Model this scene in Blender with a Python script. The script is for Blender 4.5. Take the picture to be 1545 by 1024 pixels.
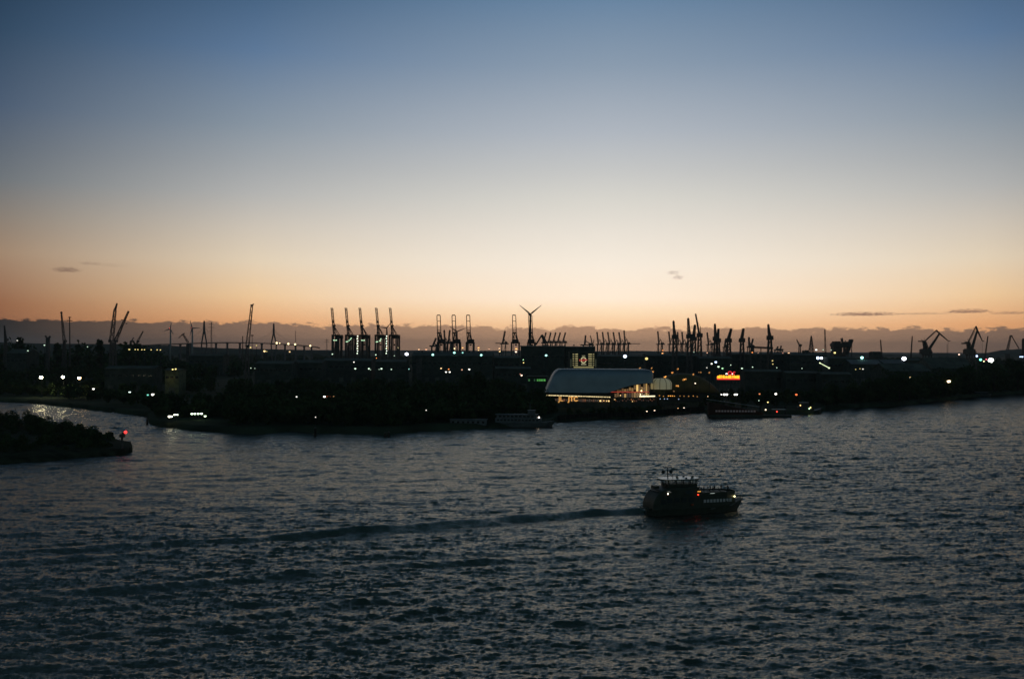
import bpy, math, random
import numpy as np
from mathutils import Vector, Matrix
random.seed(7)
sc = bpy.context.scene
col = sc.collection
for _o in list(bpy.data.objects): bpy.data.objects.remove(_o)

# ------------------------------------------------------------------ camera
CAMZ = 50.0
PITCH = math.atan(15/1502.0); ROLL = math.radians(0.25)
fwd = Vector((0, math.cos(PITCH), math.sin(PITCH)))
r0 = Vector((1, 0, 0)); u0 = r0.cross(fwd)
RIGHT = r0*math.cos(ROLL) + u0*math.sin(ROLL)
UP = u0*math.cos(ROLL) - r0*math.sin(ROLL)
FW = fwd
cd = bpy.data.cameras.new('camera'); cam = bpy.data.objects.new('camera', cd); col.objects.link(cam)
cam.matrix_world = Matrix(((RIGHT.x, UP.x, -FW.x, 0), (RIGHT.y, UP.y, -FW.y, 0), (RIGHT.z, UP.z, -FW.z, CAMZ), (0, 0, 0, 1)))
cd.sensor_width = 36; cd.lens = 36*1502/1545.0; cd.clip_start = 1; cd.clip_end = 80000
sc.camera = cam

def S(r, g, b):
    f = lambda c: c/12.92 if c <= .04045 else ((c+.055)/1.055)**2.4
    return (f(r/255), f(g/255), f(b/255))

# ------------------------------------------------------------------ sky
def ray(px, py):
    d = RIGHT*((px-772.5)/1502) + UP*(-(py-512)/1502) + FW
    return d
def at(px, py, d):
    v = ray(px, py); return Vector((0, 0, CAMZ)) + v*(d/v.y)
def ground(px, py, z=0.0):
    v = ray(px, py); t = (z-CAMZ)/v.z; return Vector((0, 0, CAMZ)) + v*t

w = bpy.data.worlds.new('World'); sc.world = w; w.use_nodes = True
nt = w.node_tree; N = nt.nodes; L = nt.links
N.clear()
def nd(t, **k):
    n = N.new(t)
    for a, b in k.items(): setattr(n, a, b)
    return n
def M(op, a, b=None, c=None, clamp=False):
    n = nd('ShaderNodeMath', operation=op); n.use_clamp = clamp
    for i, v in enumerate((a, b, c)):
        if v is None: continue
        if isinstance(v, (int, float)): n.inputs[i].default_value = v
        else: L.new(v, n.inputs[i])
    return n.outputs[0]
def MIX(f, a, b, mode='MIX'):
    n = nd('ShaderNodeMix', data_type='RGBA', blend_type=mode)
    for i, v in ((0, f), (6, a), (7, b)):
        if isinstance(v, (int, float)): n.inputs[i].default_value = v
        elif isinstance(v, tuple): n.inputs[i].default_value = (*v, 1)
        else: L.new(v, n.inputs[i])
    return n.outputs[2]
tc = nd('ShaderNodeTexCoord'); sp = nd('ShaderNodeSeparateXYZ'); L.new(tc.outputs['Generated'], sp.inputs[0])
DX, DY, DZ = sp.outputs
AZ = M('ARCTAN2', DX, DY)
def ramp(fac, stops):
    n = nd('ShaderNodeValToRGB'); e = n.color_ramp.elements
    while len(e) > 1: e.remove(e[0])
    e[0].position = stops[0][0]; e[0].color = (*stops[0][1], 1)
    for p, c in stops[1:]:
        q = e.new(p); q.color = (*c, 1)
    L.new(fac, n.inputs[0]); return n.outputs[0]
zz = M('MULTIPLY', DZ, 1.6, clamp=True)
P = lambda py: math.sin(math.atan((527-py)/1502))*1.6
glow = ramp(zz, [(0, S(246, 190, 140)), (P(490), S(251, 205, 158)), (P(470), S(253, 222, 184)), (P(450), S(253, 232, 208)),
  (P(400), S(244, 232, 216)), (P(350), S(232, 224, 212)), (P(300), S(217, 214, 206)), (P(200), S(178, 185, 194)),
  (P(100), S(140, 157, 176)), (P(0), S(106, 134, 163)), (.60, S(74, 104, 130)), (.70, S(50, 74, 92)), (.84, S(30, 52, 62)), (1, S(24, 44, 50))])
mid = ramp(zz, [(0, S(214, 150, 102)), (P(490), S(226, 164, 112)), (P(450), S(232, 195, 150)), (P(400), S(222, 204, 178)), (P(350), S(204, 194, 180)), (P(300), S(180, 180, 178)),
  (P(200), S(138, 151, 164)), (P(90), S(94, 121, 153)), (P(0), S(68, 97, 128)), (.60, S(48, 76, 100)), (.70, S(34, 56, 72)), (.84, S(22, 42, 50)), (1, S(20, 40, 46))])
side = ramp(zz, [(0, S(136, 88, 60)), (P(470), S(143, 96, 67)), (P(400), S(155, 129, 106)), (P(350), S(134, 124, 114)), (P(300), S(109, 115, 120)), (P(200), S(76, 93, 115)),
  (P(100), S(51, 74, 98)), (P(0), S(31, 54, 78)), (.66, S(20, 38, 54)), (.8, S(14, 28, 38)), (1, S(18, 32, 44))])
back = ramp(zz, [(0, S(82, 92, 82)), (.3, S(84, 104, 110)), (.8, S(60, 84, 96)), (1, S(46, 68, 82))])
# azimuth from the afterglow, sun gone down a little right of straight ahead
AZC = math.radians(5.5)
da = M('ABSOLUTE', M('SUBTRACT', AZ, AZC))
class _F: pass
f0 = M('POWER', M('DIVIDE', da, math.radians(20), clamp=True), 1.5)
f1 = _F(); f1.outputs = [M('DIVIDE', M('SUBTRACT', da, math.radians(20)), math.radians(13), clamp=True)]
f2 = nd('ShaderNodeMapRange', interpolation_type='SMOOTHSTEP'); L.new(da, f2.inputs[0]); f2.inputs[1].default_value = math.radians(36); f2.inputs[2].default_value = math.radians(85)
sky = MIX(f2.outputs[0], MIX(f1.outputs[0], MIX(f0, glow, mid), side), back)
# far cumulus bank along the horizon
cv = nd('ShaderNodeCombineXYZ'); L.new(M('MULTIPLY', AZ, 1.0), cv.inputs[0]); L.new(M('MULTIPLY', DZ, 2.6), cv.inputs[1])
def noise(scale, detail=4, rough=.55, vec=None, off=0):
    n = nd('ShaderNodeTexNoise', noise_dimensions='3D'); n.inputs['Scale'].default_value = scale; n.inputs['Detail'].default_value = detail
    n.inputs['Roughness'].default_value = rough
    if off:
        a = nd('ShaderNodeVectorMath', operation='ADD'); L.new(vec or cv.outputs[0], a.inputs[0]); a.inputs[1].default_value = (off, off, off); L.new(a.outputs[0], n.inputs['Vector'])
    else: L.new(vec or cv.outputs[0], n.inputs['Vector'])
    return n.outputs[0]
vor = nd('ShaderNodeTexVoronoi', feature='SMOOTH_F1'); L.new(cv.outputs[0], vor.inputs['Vector']); vor.inputs['Scale'].default_value = 85
edge = M('ADD', M('ADD', M('MULTIPLY', M('SUBTRACT', noise(14, 3), .5), .013), .0250), M('MULTIPLY', M('SUBTRACT', noise(62, 8, .7), .5), .016))
edge = M('ADD', edge, M('MULTIPLY', M('SUBTRACT', noise(150, 6, .7, off=7.7), .5), .007))
edge = M('SUBTRACT', edge, M('MULTIPLY', vor.outputs[0], .0055))
edge = M('SUBTRACT', edge, M('MULTIPLY', AZ, .006))
bank = nd('ShaderNodeMapRange', interpolation_type='SMOOTHSTEP'); L.new(M('SUBTRACT', edge, DZ), bank.inputs[0]); bank.inputs[1].default_value = -.0007; bank.inputs[2].default_value = .0016
bc = MIX(f1.outputs[0], MIX(f0, S(182, 142, 112), S(132, 104, 86)), S(30, 30, 30))
bc = MIX(f2.outputs[0], bc, S(24, 28, 32))
low = nd('ShaderNodeMapRange'); L.new(DZ, low.inputs[0]); low.inputs[1].default_value = 0; low.inputs[2].default_value = .022
bc = MIX(M('MULTIPLY', noise(40, 5, off=3.1), .22), bc, MIX(f1.outputs[0], MIX(f0, S(200, 154, 118), S(150, 116, 92)), S(44, 38, 34)))
sky = MIX(bank.outputs[0], sky, bc)
# small separate clouds: (px, py, half width px, half height px, density)
for (cx, cy, hw, hh, k) in ((1305, 474.5, 46, 3.0, .85), (1390, 473.5, 40, 1.6, .4), (1461, 470.5, 30, 3.2, .8), (1526, 472.5, 24, 2.2, .55),
                            (100, 408, 19, 4.0, .6), (138, 398, 16, 2.4, .25), (1016, 412, 9, 3.2, .35), (1023, 419, 8, 4, .4), (172, 401, 22, 3, .1)):
    dv = ray(cx, cy); dv.normalize(); a0 = math.atan2(dv.x, dv.y)
    u = M('DIVIDE', M('SUBTRACT', AZ, a0), hw/1502); v = M('DIVIDE', M('SUBTRACT', DZ, dv.z), hh/1502)
    v2 = M('MULTIPLY', v, M('ADD', .8, M('MULTIPLY', M('GREATER_THAN', 0.0, v), .8)))
    r2 = M('ADD', M('MULTIPLY', u, u), M('MULTIPLY', v2, v2))
    nn = M('MULTIPLY', M('SUBTRACT', noise(260, 4, .6, off=cx*.37), .5), 3.4)
    m = M('MULTIPLY', M('SUBTRACT', 1.25, M('ADD', r2, nn)), .8, clamp=True)
    sky = MIX(M('MULTIPLY', m, k), sky, MIX(f1.outputs[0], S(132, 100, 86), S(92, 74, 66)))
boost = nd('ShaderNodeMapRange'); L.new(M('POWER', M('MAXIMUM', DZ, 0.0), .5), boost.inputs[0]); boost.inputs[1].default_value = .1; boost.inputs[2].default_value = .42; boost.inputs[3].default_value = 1.32; boost.inputs[4].default_value = 1.0
vm = nd('ShaderNodeVectorMath', operation='SCALE'); L.new(sky, vm.inputs[0]); L.new(boost.outputs[0], vm.inputs['Scale']); sky = vm.outputs[0]
# ground side of the world: dark
dn = nd('ShaderNodeMapRange'); L.new(DZ, dn.inputs[0]); dn.inputs[1].default_value = -.02; dn.inputs[2].default_value = -.002
sky = MIX(dn.outputs[0], (.006, .008, .007), sky)
bg = nd('ShaderNodeBackground'); L.new(sky, bg.inputs[0]); bg.inputs[1].default_value = 1.0
wo = nd('ShaderNodeOutputWorld'); L.new(bg.outputs[0], wo.inputs[0])
try: w.cycles.sampling_method = 'MANUAL'; w.cycles.sample_map_resolution = 1024
except Exception: pass

# no sun lamp: the sun has set behind the horizon and only the afterglow of the sky is left
sc.view_settings.view_transform = 'Standard'; sc.view_settings.look = 'None'; sc.view_settings.exposure = 0; sc.view_settings.gamma = 1
try: sc.view_settings.use_curve_mapping = False
except Exception: pass
sc.cycles.max_bounces = 5; sc.cycles.diffuse_bounces = 2; sc.cycles.glossy_bounces = 3; sc.cycles.volume_bounces = 0
sc.cycles.sample_clamp_indirect = 3; sc.cycles.caustics_reflective = False; sc.cycles.caustics_refractive = False

# ------------------------------------------------------------------ helpers
MATS = {}
def mat(name, c, rough=.7, metal=0.0, var=.35, scale=.3, spec=.3):
    if name in MATS: return MATS[name]
    m = bpy.data.materials.new(name); m.use_nodes = True; t = m.node_tree; b = t.nodes['Principled BSDF']
    b.inputs['Roughness'].default_value = rough; b.inputs['Metallic'].default_value = metal
    b.inputs['Specular IOR Level'].default_value = spec
    n = t.nodes.new('ShaderNodeTexNoise'); n.inputs['Scale'].default_value = scale; n.inputs['Detail'].default_value = 4
    g = t.nodes.new('ShaderNodeNewGeometry'); t.links.new(g.outputs['Position'], n.inputs['Vector'])
    r = t.nodes.new('ShaderNodeValToRGB'); r.color_ramp.elements[0].position = .3; r.color_ramp.elements[1].position = .7
    r.color_ramp.elements[0].color = (*[x*(1-var) for x in c], 1); r.color_ramp.elements[1].color = (*[min(1, x*(1+var)) for x in c], 1)
    t.links.new(n.outputs[0], r.inputs[0]); t.links.new(r.outputs[0], b.inputs['Base Color'])
    MATS[name] = m; return m
def emit(name, c, s):
    if name in MATS: return MATS[name]
    m = bpy.data.materials.new(name); m.use_nodes = True; t = m.node_tree; b = t.nodes['Principled BSDF']
    b.inputs['Base Color'].default_value = (.5, .5, .5, 1)
    b.inputs['Emission Color'].default_value = (*c, 1); b.inputs['Emission Strength'].default_value = s
    MATS[name] = m; return m

class MB:
    """collects simple solids in local metres, then links them as one mesh object"""
    def __init__(s): s.v = []; s.f = []
    def add(s, vs, fs):
        o = len(s.v); s.v += [tuple(p) for p in vs]; s.f += [tuple(i+o for i in f) for f in fs]
    def box(s, c, d, rz=0, taper=1.0):
        x, y, z = d[0]/2, d[1]/2, d[2]/2; cs, sn = math.cos(rz), math.sin(rz); vs = []
        for k in (-1, 1):
            q = taper if k > 0 else 1
            for a, b in ((-1, -1), (1, -1), (1, 1), (-1, 1)):
                X, Y = a*x*q, b*y*q; vs.append((c[0]+X*cs-Y*sn, c[1]+X*sn+Y*cs, c[2]+k*z))
        s.add(vs, [(0, 3, 2, 1), (4, 5, 6, 7), (0, 1, 5, 4), (1, 2, 6, 5), (2, 3, 7, 6), (3, 0, 4, 7)]); return s
    def beam(s, a, b, w=1.0, h=None, w2=None):
        a = Vector(a); b = Vector(b); h = h or w; d = (b-a)
        if d.length < 1e-6: return s
        d.normalize(); u = Vector((0, 1, 0)) if abs(d.y) < .9 else Vector((1, 0, 0))
        p = d.cross(u).normalized(); q = p.cross(d).normalized(); vs = []
        for e, k in ((a, 1.0), (b, (w2/w if w2 else 1.0))):
            for i, j in ((-1, -1), (1, -1), (1, 1), (-1, 1)): vs.append(e+p*(i*w*k/2)+q*(j*h*k/2))
        s.add(vs, [(0, 3, 2, 1), (4, 5, 6, 7), (0, 1, 5, 4), (1, 2, 6, 5), (2, 3, 7, 6), (3, 0, 4, 7)]); return s
    def tube(s, pts, rad, n=8, cap=True):
        pts = [Vector(p) for p in pts]; R = rad if isinstance(rad, (list, tuple)) else [rad]*len(pts); vs = []; fs = []
        for i, p in enumerate(pts):
            d = (pts[min(i+1, len(pts)-1)]-pts[max(i-1, 0)]).normalized(); u = Vector((0, 1, 0)) if abs(d.y) < .9 else Vector((1, 0, 0))
            a = d.cross(u).normalized(); b = a.cross(d).normalized()
            for k in range(n):
                t = 2*math.pi*k/n; vs.append(p+a*(math.cos(t)*R[i])+b*(math.sin(t)*R[i]))
        for i in range(len(pts)-1):
            for k in range(n): fs.append((i*n+k, i*n+(k+1) % n, (i+1)*n+(k+1) % n, (i+1)*n+k))
        if cap: fs += [tuple(range(n))[::-1], tuple((len(pts)-1)*n+k for k in range(n))]
        s.add(vs, fs); return s
    def ball(s, c, r, n=10, m=6, sz=1.0):
        vs = []; fs = []
        for i in range(m+1):
            t = math.pi*i/m
            for k in range(n):
                p = 2*math.pi*k/n; vs.append((c[0]+r*math.sin(t)*math.cos(p), c[1]+r*math.sin(t)*math.sin(p), c[2]+r*sz*math.cos(t)))
        for i in range(m):
            for k in range(n): fs.append((i*n+k, (i+1)*n+k, (i+1)*n+(k+1) % n, i*n+(k+1) % n))
        s.add(vs, fs); return s
    def lattice(s, a, b, wa, wb, bays, t=.5, dep=None):
        """four chords with zigzag bracing; tapering from wa to wb"""
        a = Vector(a); b = Vector(b); d = (b-a).normalized(); u = Vector((0, 1, 0)); p = d.cross(u).normalized(); q = u
        dep = dep or 1.0
        def cr(k):
            c = a.lerp(b, k); W = (wa+(wb-wa)*k)/2
            return [c+p*W*i+q*W*j*dep for i, j in ((-1, -1), (1, -1), (1, 1), (-1, 1))]
        prev = cr(0)
        for i in range(1, bays+1):
            cur = cr(i/bays)
            for k in range(4): s.beam(prev[k], cur[k], t)
            for k in range(4):
                k2 = (k+1) % 4
                if (i+k) % 2: s.beam(prev[k], cur[k2], t*.6)
                else: s.beam(prev[k2], cur[k], t*.6)
                s.beam(cur[k], cur[k2], t*.6)
            prev = cur
        return s
    def build(s, name, m, parent=None, smooth=False, bevel=0, loc=None):
        me = bpy.data.meshes.new(name); me.from_pydata(s.v, [], s.f); me.validate(); me.materials.append(m)
        if smooth: me.polygons.foreach_set('use_smooth', [True]*len(me.polygons))
        o = bpy.data.objects.new(name, me); col.objects.link(o)
        if loc is not None: o.location = loc
        if parent: o.parent = parent
        if bevel:
            bm = o.modifiers.new('bevel', 'BEVEL'); bm.width = bevel; bm.segments = 2; bm.limit_method = 'ANGLE'
        return o
def thing(name, label, cat, loc=(0, 0, 0), rz=0, group=None):
    o = bpy.data.objects.new(name, None); col.objects.link(o); o.location = loc; o.rotation_euler = (0, 0, rz); o.empty_display_size = 2
    o['label'] = label; o['category'] = cat
    if group: o['group'] = group
    return o
def tag(o, label, cat, group=None, kind=None):
    o['label'] = label; o['category'] = cat
    if group: o['group'] = group
    if kind: o['kind'] = kind
    return o
def copy_thing(o, loc, label, group=None, rz=None, scale=None):
    def cp(x, par=None):
        c = x.copy(); col.objects.link(c)
        if par: c.parent = par
        for ch in x.children: cp(ch, c)
        return c
    c = cp(o); c.location = loc; c['label'] = label
    if group: c['group'] = group
    if rz is not None: c.rotation_euler = (0, 0, rz)
    if scale is not None: c.scale = scale if isinstance(scale, tuple) else (scale,)*3
    return c
ORD = ['first', 'second', 'third', 'fourth', 'fifth', 'sixth', 'seventh', 'eighth', 'ninth', 'tenth', 'eleventh', 'twelfth', 'thirteenth', 'fourteenth']
# ------------------------------------------------------------------ water
def tile(Nn, Lm, V, wdir, seed, spread=2, lmin=.6):
    rng = np.random.default_rng(seed); k1 = np.fft.fftfreq(Nn, Lm/Nn)*2*np.pi
    kx, ky = np.meshgrid(k1, k1, indexing='ij'); k = np.hypot(kx, ky); k[0, 0] = 1
    Lw = V*V/9.81; c = (kx*math.cos(wdir)+ky*math.sin(wdir))/k
    Ph = np.exp(-1/(k*Lw)**2)/k**4*(.012+np.abs(c)**spread)*np.exp(-(k*lmin/(2*np.pi))**2)
    Ph[0, 0] = 0
    h = np.fft.ifft2(np.sqrt(Ph)*(rng.normal(size=k.shape)+1j*rng.normal(size=k.shape))).real
    return (h/h.std()).astype(np.float32)
def samp(T, Lm, x, y, rot):
    n = T.shape[0]; c, s_ = math.cos(rot), math.sin(rot); u = (x*c-y*s_)/Lm*n; v = (x*s_+y*c)/Lm*n
    iu = np.floor(u).astype(int); iv = np.floor(v).astype(int); fu = u-iu; fv = v-iv; iu %= n; iv %= n; ju = (iu+1) % n; jv = (iv+1) % n
    return T[iu, iv]*(1-fu)*(1-fv)+T[ju, iv]*fu*(1-fv)+T[iu, jv]*(1-fu)*fv+T[ju, jv]*fu*fv
def grid_mesh(name, X, Y, Z, m, smooth=True):
    a, b = X.shape; co = np.stack([X, Y, Z], -1).reshape(-1, 3).astype(np.float32)
    i = np.arange(a*b).reshape(a, b); q = np.stack([i[:-1, :-1], i[:-1, 1:], i[1:, 1:], i[1:, :-1]], -1).reshape(-1, 4)
    me = bpy.data.meshes.new(name); me.vertices.add(len(co)); me.vertices.foreach_set('co', co.ravel())
    me.loops.add(q.size); me.loops.foreach_set('vertex_index', q.ravel().astype(np.int32))
    me.polygons.add(len(q)); me.polygons.foreach_set('loop_start', np.arange(0, q.size, 4, dtype=np.int32)); 
    if smooth: me.polygons.foreach_set('use_smooth', np.ones(len(q), dtype=bool))
    me.update(calc_edges=True); me.materials.append(m)
    o = bpy.data.objects.new(name, me); col.objects.link(o); return o
def dist_poly(X, Y, pts):
    """distance to a polyline and the position along it, 0..1"""
    D = np.full(X.shape, 1e9, np.float32); T = np.zeros(X.shape, np.float32); n = len(pts)-1
    for i in range(n):
        ax, ay = pts[i]; bx, by = pts[i+1]; dx, dy = bx-ax, by-ay; t = np.clip(((X-ax)*dx+(Y-ay)*dy)/(dx*dx+dy*dy), 0, 1)
        sg = np.sign((X-ax)*dy-(Y-ay)*dx); d = np.hypot(X-ax-t*dx, Y-ay-t*dy)
        m_ = d < np.abs(D); D = np.where(m_, d*np.where(sg == 0, 1, sg), D); T = np.where(m_, (i+t)/n, T)
    return D, T
ra = [20]
while ra[-1] < 3000:
    r = ra[-1]
    ra.append(r + (3 if r < 115 else max(.27, .27*(r/150)**1.25) if r < 1250 else 40))
az = np.radians(np.concatenate([np.linspace(-75, -34, 30)[:-1], np.linspace(-34, 34, 1250), np.linspace(34, 75, 30)[1:]]))
ra = np.array(ra); A, R = np.meshgrid(az, ra, indexing='ij'); X = (np.sin(A)*R); Y = (np.cos(A)*R)
sharp = lambda h, k: (h+k*(h*h-1))
T1 = sharp(tile(512, 128, 2.2, math.radians(90), 1, 14, .35), .16); T2 = sharp(tile(512, 71, 1.4, math.radians(90), 2, 12, .22), .14); T4 = sharp(tile(512, 101, 2.9, math.radians(90), 6, 18, .4), .12); T3 = tile(512, 333, 5.0, math.radians(90), 3, 8, 3)
patch = samp(tile(256, 900, 30, .3, 5, 0, 40), 900, X, Y, .2)
amp = 1+.28*np.clip(patch, -1.6, 1.6)
Z = samp(T1, 128, X, Y, .30)*.050*amp + samp(T4, 101, X, Y, -.26)*.060*amp + samp(T2, 71, X, Y, -.04)*.036*amp + samp(T3, 333, X, Y, -0.06)*.15
# ferry wake: long ridges that trail to the left and spread toward the viewer
def wk(pix): return [tuple(ground(x, y)[:2]) for x, y in pix]
WAKES = [([(985, 771), (940, 772), (880, 775), (780, 783), (690, 791), (600, 798), (480, 805), (360, 812)], .52, 2.2),
         ([(890, 776), (760, 788), (650, 798), (540, 806), (400, 820)], .24, 2.0),
         ([(500, 806), (380, 813), (250, 819), (120, 827), (-60, 838)], .42, 3.0),
         ([(360, 832), (220, 836), (60, 845), (-80, 852)], .34, 3.0),
         ([(900, 838), (700, 848), (560, 855), (430, 866), (250, 885), (0, 900)], .34, 2.6),
         ([(760, 800), (640, 812), (520, 822)], .2, 1.5),
         ([(690, 893), (640, 912), (590, 935), (540, 958), (500, 975)], .2, 1.9),
         ([(800, 866), (740, 880), (700, 893)], .14, 1.6),
         ([(960, 800), (930, 818), (905, 832), (860, 850)], .16, 1.4),
         ([(1000, 815), (965, 832), (930, 850), (880, 872)], .12, 1.4),
         ([(600, 900), (450, 915), (300, 940), (120, 960)], .26, 2.6),
         ([(1140, 768), (1170, 785), (1215, 795), (1290, 792)], .18, 1.6),
         ([(330, 880), (160, 889), (-40, 900)], .3, 3.0)]
for pts, h, wd in WAKES:
    main = h > .5; wd *= 1.8 if main else 1.4; h *= 1.4 if main else .75
    D, T = dist_poly(X, Y, wk(pts)); env = np.clip(np.minimum(T*20, (1-T)*5), 0, 1)
    wob = 1+.15*np.sin(T*37+h*50)
    Z *= 1-(.5 if main else .2)*env*np.exp(-(D/wd)**2)
    Z += 2.1*env*wob*h*np.exp(-(D/wd)**2)*np.cos(D/wd*1.9)
# churned water just behind the ferry
D, T = dist_poly(X, Y, wk([(975, 788), (940, 796), (860, 806), (700, 822)])); m_ = np.exp(-(D/5.5)**2)*np.clip(1.1-T*1.1, 0, 1)
Z = Z*(1-.35*m_) + m_*.16*samp(T1, 70, X, Y, .5)
D, T = dist_poly(X, Y, wk([(962, 777), (880, 785), (700, 800), (500, 815)])); m_ = np.exp(-(D/6.0)**2)*np.clip(1.1-T*1.1, 0, 1); Z *= (1-.5*m_)
fade = np.clip((R-60)/60, 0, 1)*np.clip((75-np.abs(np.degrees(A)))/30, 0, 1)*np.clip((1300-R)/300, 0, 1); Z = Z*fade
wm = bpy.data.materials.new('river_water'); wm.use_nodes = True; t = wm.node_tree; t.nodes.clear()
g = t.nodes.new('ShaderNodeNewGeometry')
def wn(scale, det, sy=2.8):
    mp = t.nodes.new('ShaderNodeMapping'); mp.inputs['Scale'].default_value = (1, sy, 1); mp.inputs['Rotation'].default_value = (0, 0, .12); t.links.new(g.outputs['Position'], mp.inputs[0])
    n = t.nodes.new('ShaderNodeTexNoise'); n.inputs['Scale'].default_value = scale; n.inputs['Detail'].default_value = det; n.inputs['Roughness'].default_value = .62
    t.links.new(mp.outputs[0], n.inputs['Vector']); return n.outputs[0]
bp = t.nodes.new('ShaderNodeBump'); bp.inputs['Strength'].default_value = 1; bp.inputs['Distance'].default_value = .16
t.links.new(wn(2.6, 6), bp.inputs['Height'])
fr = t.nodes.new('ShaderNodeFresnel'); fr.inputs['IOR'].default_value = 1.33; t.links.new(bp.outputs[0], fr.inputs['Normal'])
gl = t.nodes.new('ShaderNodeBsdfGlossy'); gl.inputs['Color'].default_value = (.45, .43, .38, 1); gl.inputs['Roughness'].default_value = .12; t.links.new(bp.outputs[0], gl.inputs['Normal'])
df = t.nodes.new('ShaderNodeBsdfDiffuse'); df.inputs['Color'].default_value = (.015, .036, .020, 1)
mx = t.nodes.new('ShaderNodeMixShader'); t.links.new(fr.outputs[0], mx.inputs[0]); t.links.new(df.outputs[0], mx.inputs[1]); t.links.new(gl.outputs[0], mx.inputs[2])
ou = t.nodes.new('ShaderNodeOutputMaterial'); t.links.new(mx.outputs[0], ou.inputs[0])
water = grid_mesh('river', X, Y, Z, wm); water['kind'] = 'structure'
del X, Y, Z, A, R, patch, amp

# ------------------------------------------------------------------ far bank
SH = [(-900, 560), (-500, 585), (-120, 598), (0, 606), (60, 609), (110, 615), (170, 622), (222, 629), (226, 640), (250, 645), (300, 651), (350, 654), (392, 655), (440, 651), (475, 653),
      (580, 656), (640, 651), (740, 646), (800, 642), (838, 637), (900, 633), (962, 632), (1010, 626), (1062, 622), (1072, 629), (1150, 627), (1236, 624), (1246, 619),
      (1300, 615), (1350, 613), (1396, 608), (1400, 606), (1440, 603), (1446, 601), (1500, 596), (1545, 593), (1700, 585), (2000, 575), (2500, 562)]
SHX = np.array([p[0] for p in SH], float)
def shore_y(px): return float(np.interp(px, SHX, [p[1] for p in SH]))
cols = []
pxs = sorted(set(list(np.linspace(-900, 2500, 500)) + [p[0] for p in SH]))
rnd = random.Random(3)
for px in pxs:
    g0 = ground(px, shore_y(px)+rnd.uniform(-.35, .35)); d = Vector((g0.x, g0.y, 0)); Ls = d.length; d.normalize(); row = []
    for k, z in ((-2, -1.5), (0, .1), (3, 1.4+rnd.uniform(-.3, .3)), (7, 2.8), (16, 3.2), (60, 3.4), (160, 3.5), (400, 4), (900, 4), (1800, 4), (3600, 5), (7000, 6), (14000, 8), (30000, 10)):
        row.append((d.x*(Ls+k), d.y*(Ls+k), z))
    cols.append(row)
G = np.array(cols)
m_land = mat('dark_ground', (.035, .045, .026), 1, 0, .5, .03, .05)
land = grid_mesh('ground', G[:, :, 0], G[:, :, 1], G[:, :, 2], m_land); land['kind'] = 'structure'
GZ = 3.5
# low hills beyond the harbour
def hills(name, d, prof, seed):
    rr = random.Random(seed); rows = []
    xs = np.linspace(prof[0][0], prof[-1][0], 160); P_ = np.interp(xs, [p[0] for p in prof], [p[1] for p in prof])
    for px, py in zip(xs, P_):
        c = at(px, py+rr.uniform(-.25, .25), d); H = c.z; row = []
        for k, f in ((-1400, -.02), (-900, .25), (-400, .75), (0, 1), (700, .8), (1600, -.02)):
            s_ = (d+k)/d; row.append((c.x*s_, c.y*s_, max(H*f, 0) if f > 0 else 2))
        rows.append(row)
    g_ = np.array(rows); o = grid_mesh(name, g_[:, :, 0], g_[:, :, 1], g_[:, :, 2], mat('far_woods', (.040, .055, .038), 1, 0, .4, .004, 0)); o['kind'] = 'structure'; return o
hills('hills', 9000, [(1120, 533), (1200, 532), (1280, 532), (1330, 534), (1375, 536), (1395, 535), (1420, 532), (1440, 534), (1460, 536), (1490, 532), (1510, 528), (1545, 526), (1640, 527), (1760, 533)], 1)
hills('hills', 12000, [(480, 530), (560, 529), (700, 528.5), (790, 529), (900, 530), (960, 529), (1000, 530), (1130, 533), (1260, 533)], 2)
hills('hills', 7000, [(-700, 520), (-200, 517), (0, 516), (60, 518), (180, 519), (250, 521), (330, 525), (420, 527), (500, 529)], 3)

# the spit of land in the left foreground
near = [(-520, 726), (-300, 716), (-120, 708), (0, 702), (60, 697), (110, 692), (160, 688), (188, 686), (197, 683)]
far = [(-520, 640), (-300, 640), (-120, 641), (0, 644), (60, 650), (110, 656), (150, 664), (180, 669), (197, 672)]
rows = []
for i in range(70):
    u = i/69; px = -520+717*u; a = ground(px, np.interp(px, *zip(*near))); b_ = ground(px, np.interp(px, *zip(*far))); c = a.lerp(b_, .5); w_ = min(1, (1-u)*6+.15)
    jit = random.uniform(-.6, .6)
    rows.append([(a.x, a.y-1, -1.2), (a.x, a.y+jit, .1), *[(a.lerp(b_, k).x, a.lerp(b_, k).y, z*w_+(1-w_)*2.2) for k, z in ((.04, 2.6), (.12, 3.6), (.4, 4.5), (.7, 4.2), (.92, 3))], (b_.x, b_.y, .1), (b_.x, b_.y+1, -1.2)])
tip = rows[-1]; cx_ = sum(p[0] for p in tip)/len(tip); rows.append([(p[0]+1.2, p[1], min(p[2], -.6)) for p in tip])
g_ = np.array(rows); sp_ = grid_mesh('spit', g_[:, :, 0], g_[:, :, 1], g_[:, :, 2], mat('stone_bank', (.028, .034, .02), 1, 0, .5, .2, .05)); sp_['kind'] = 'structure'; sp_.name = 'headland'
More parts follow.
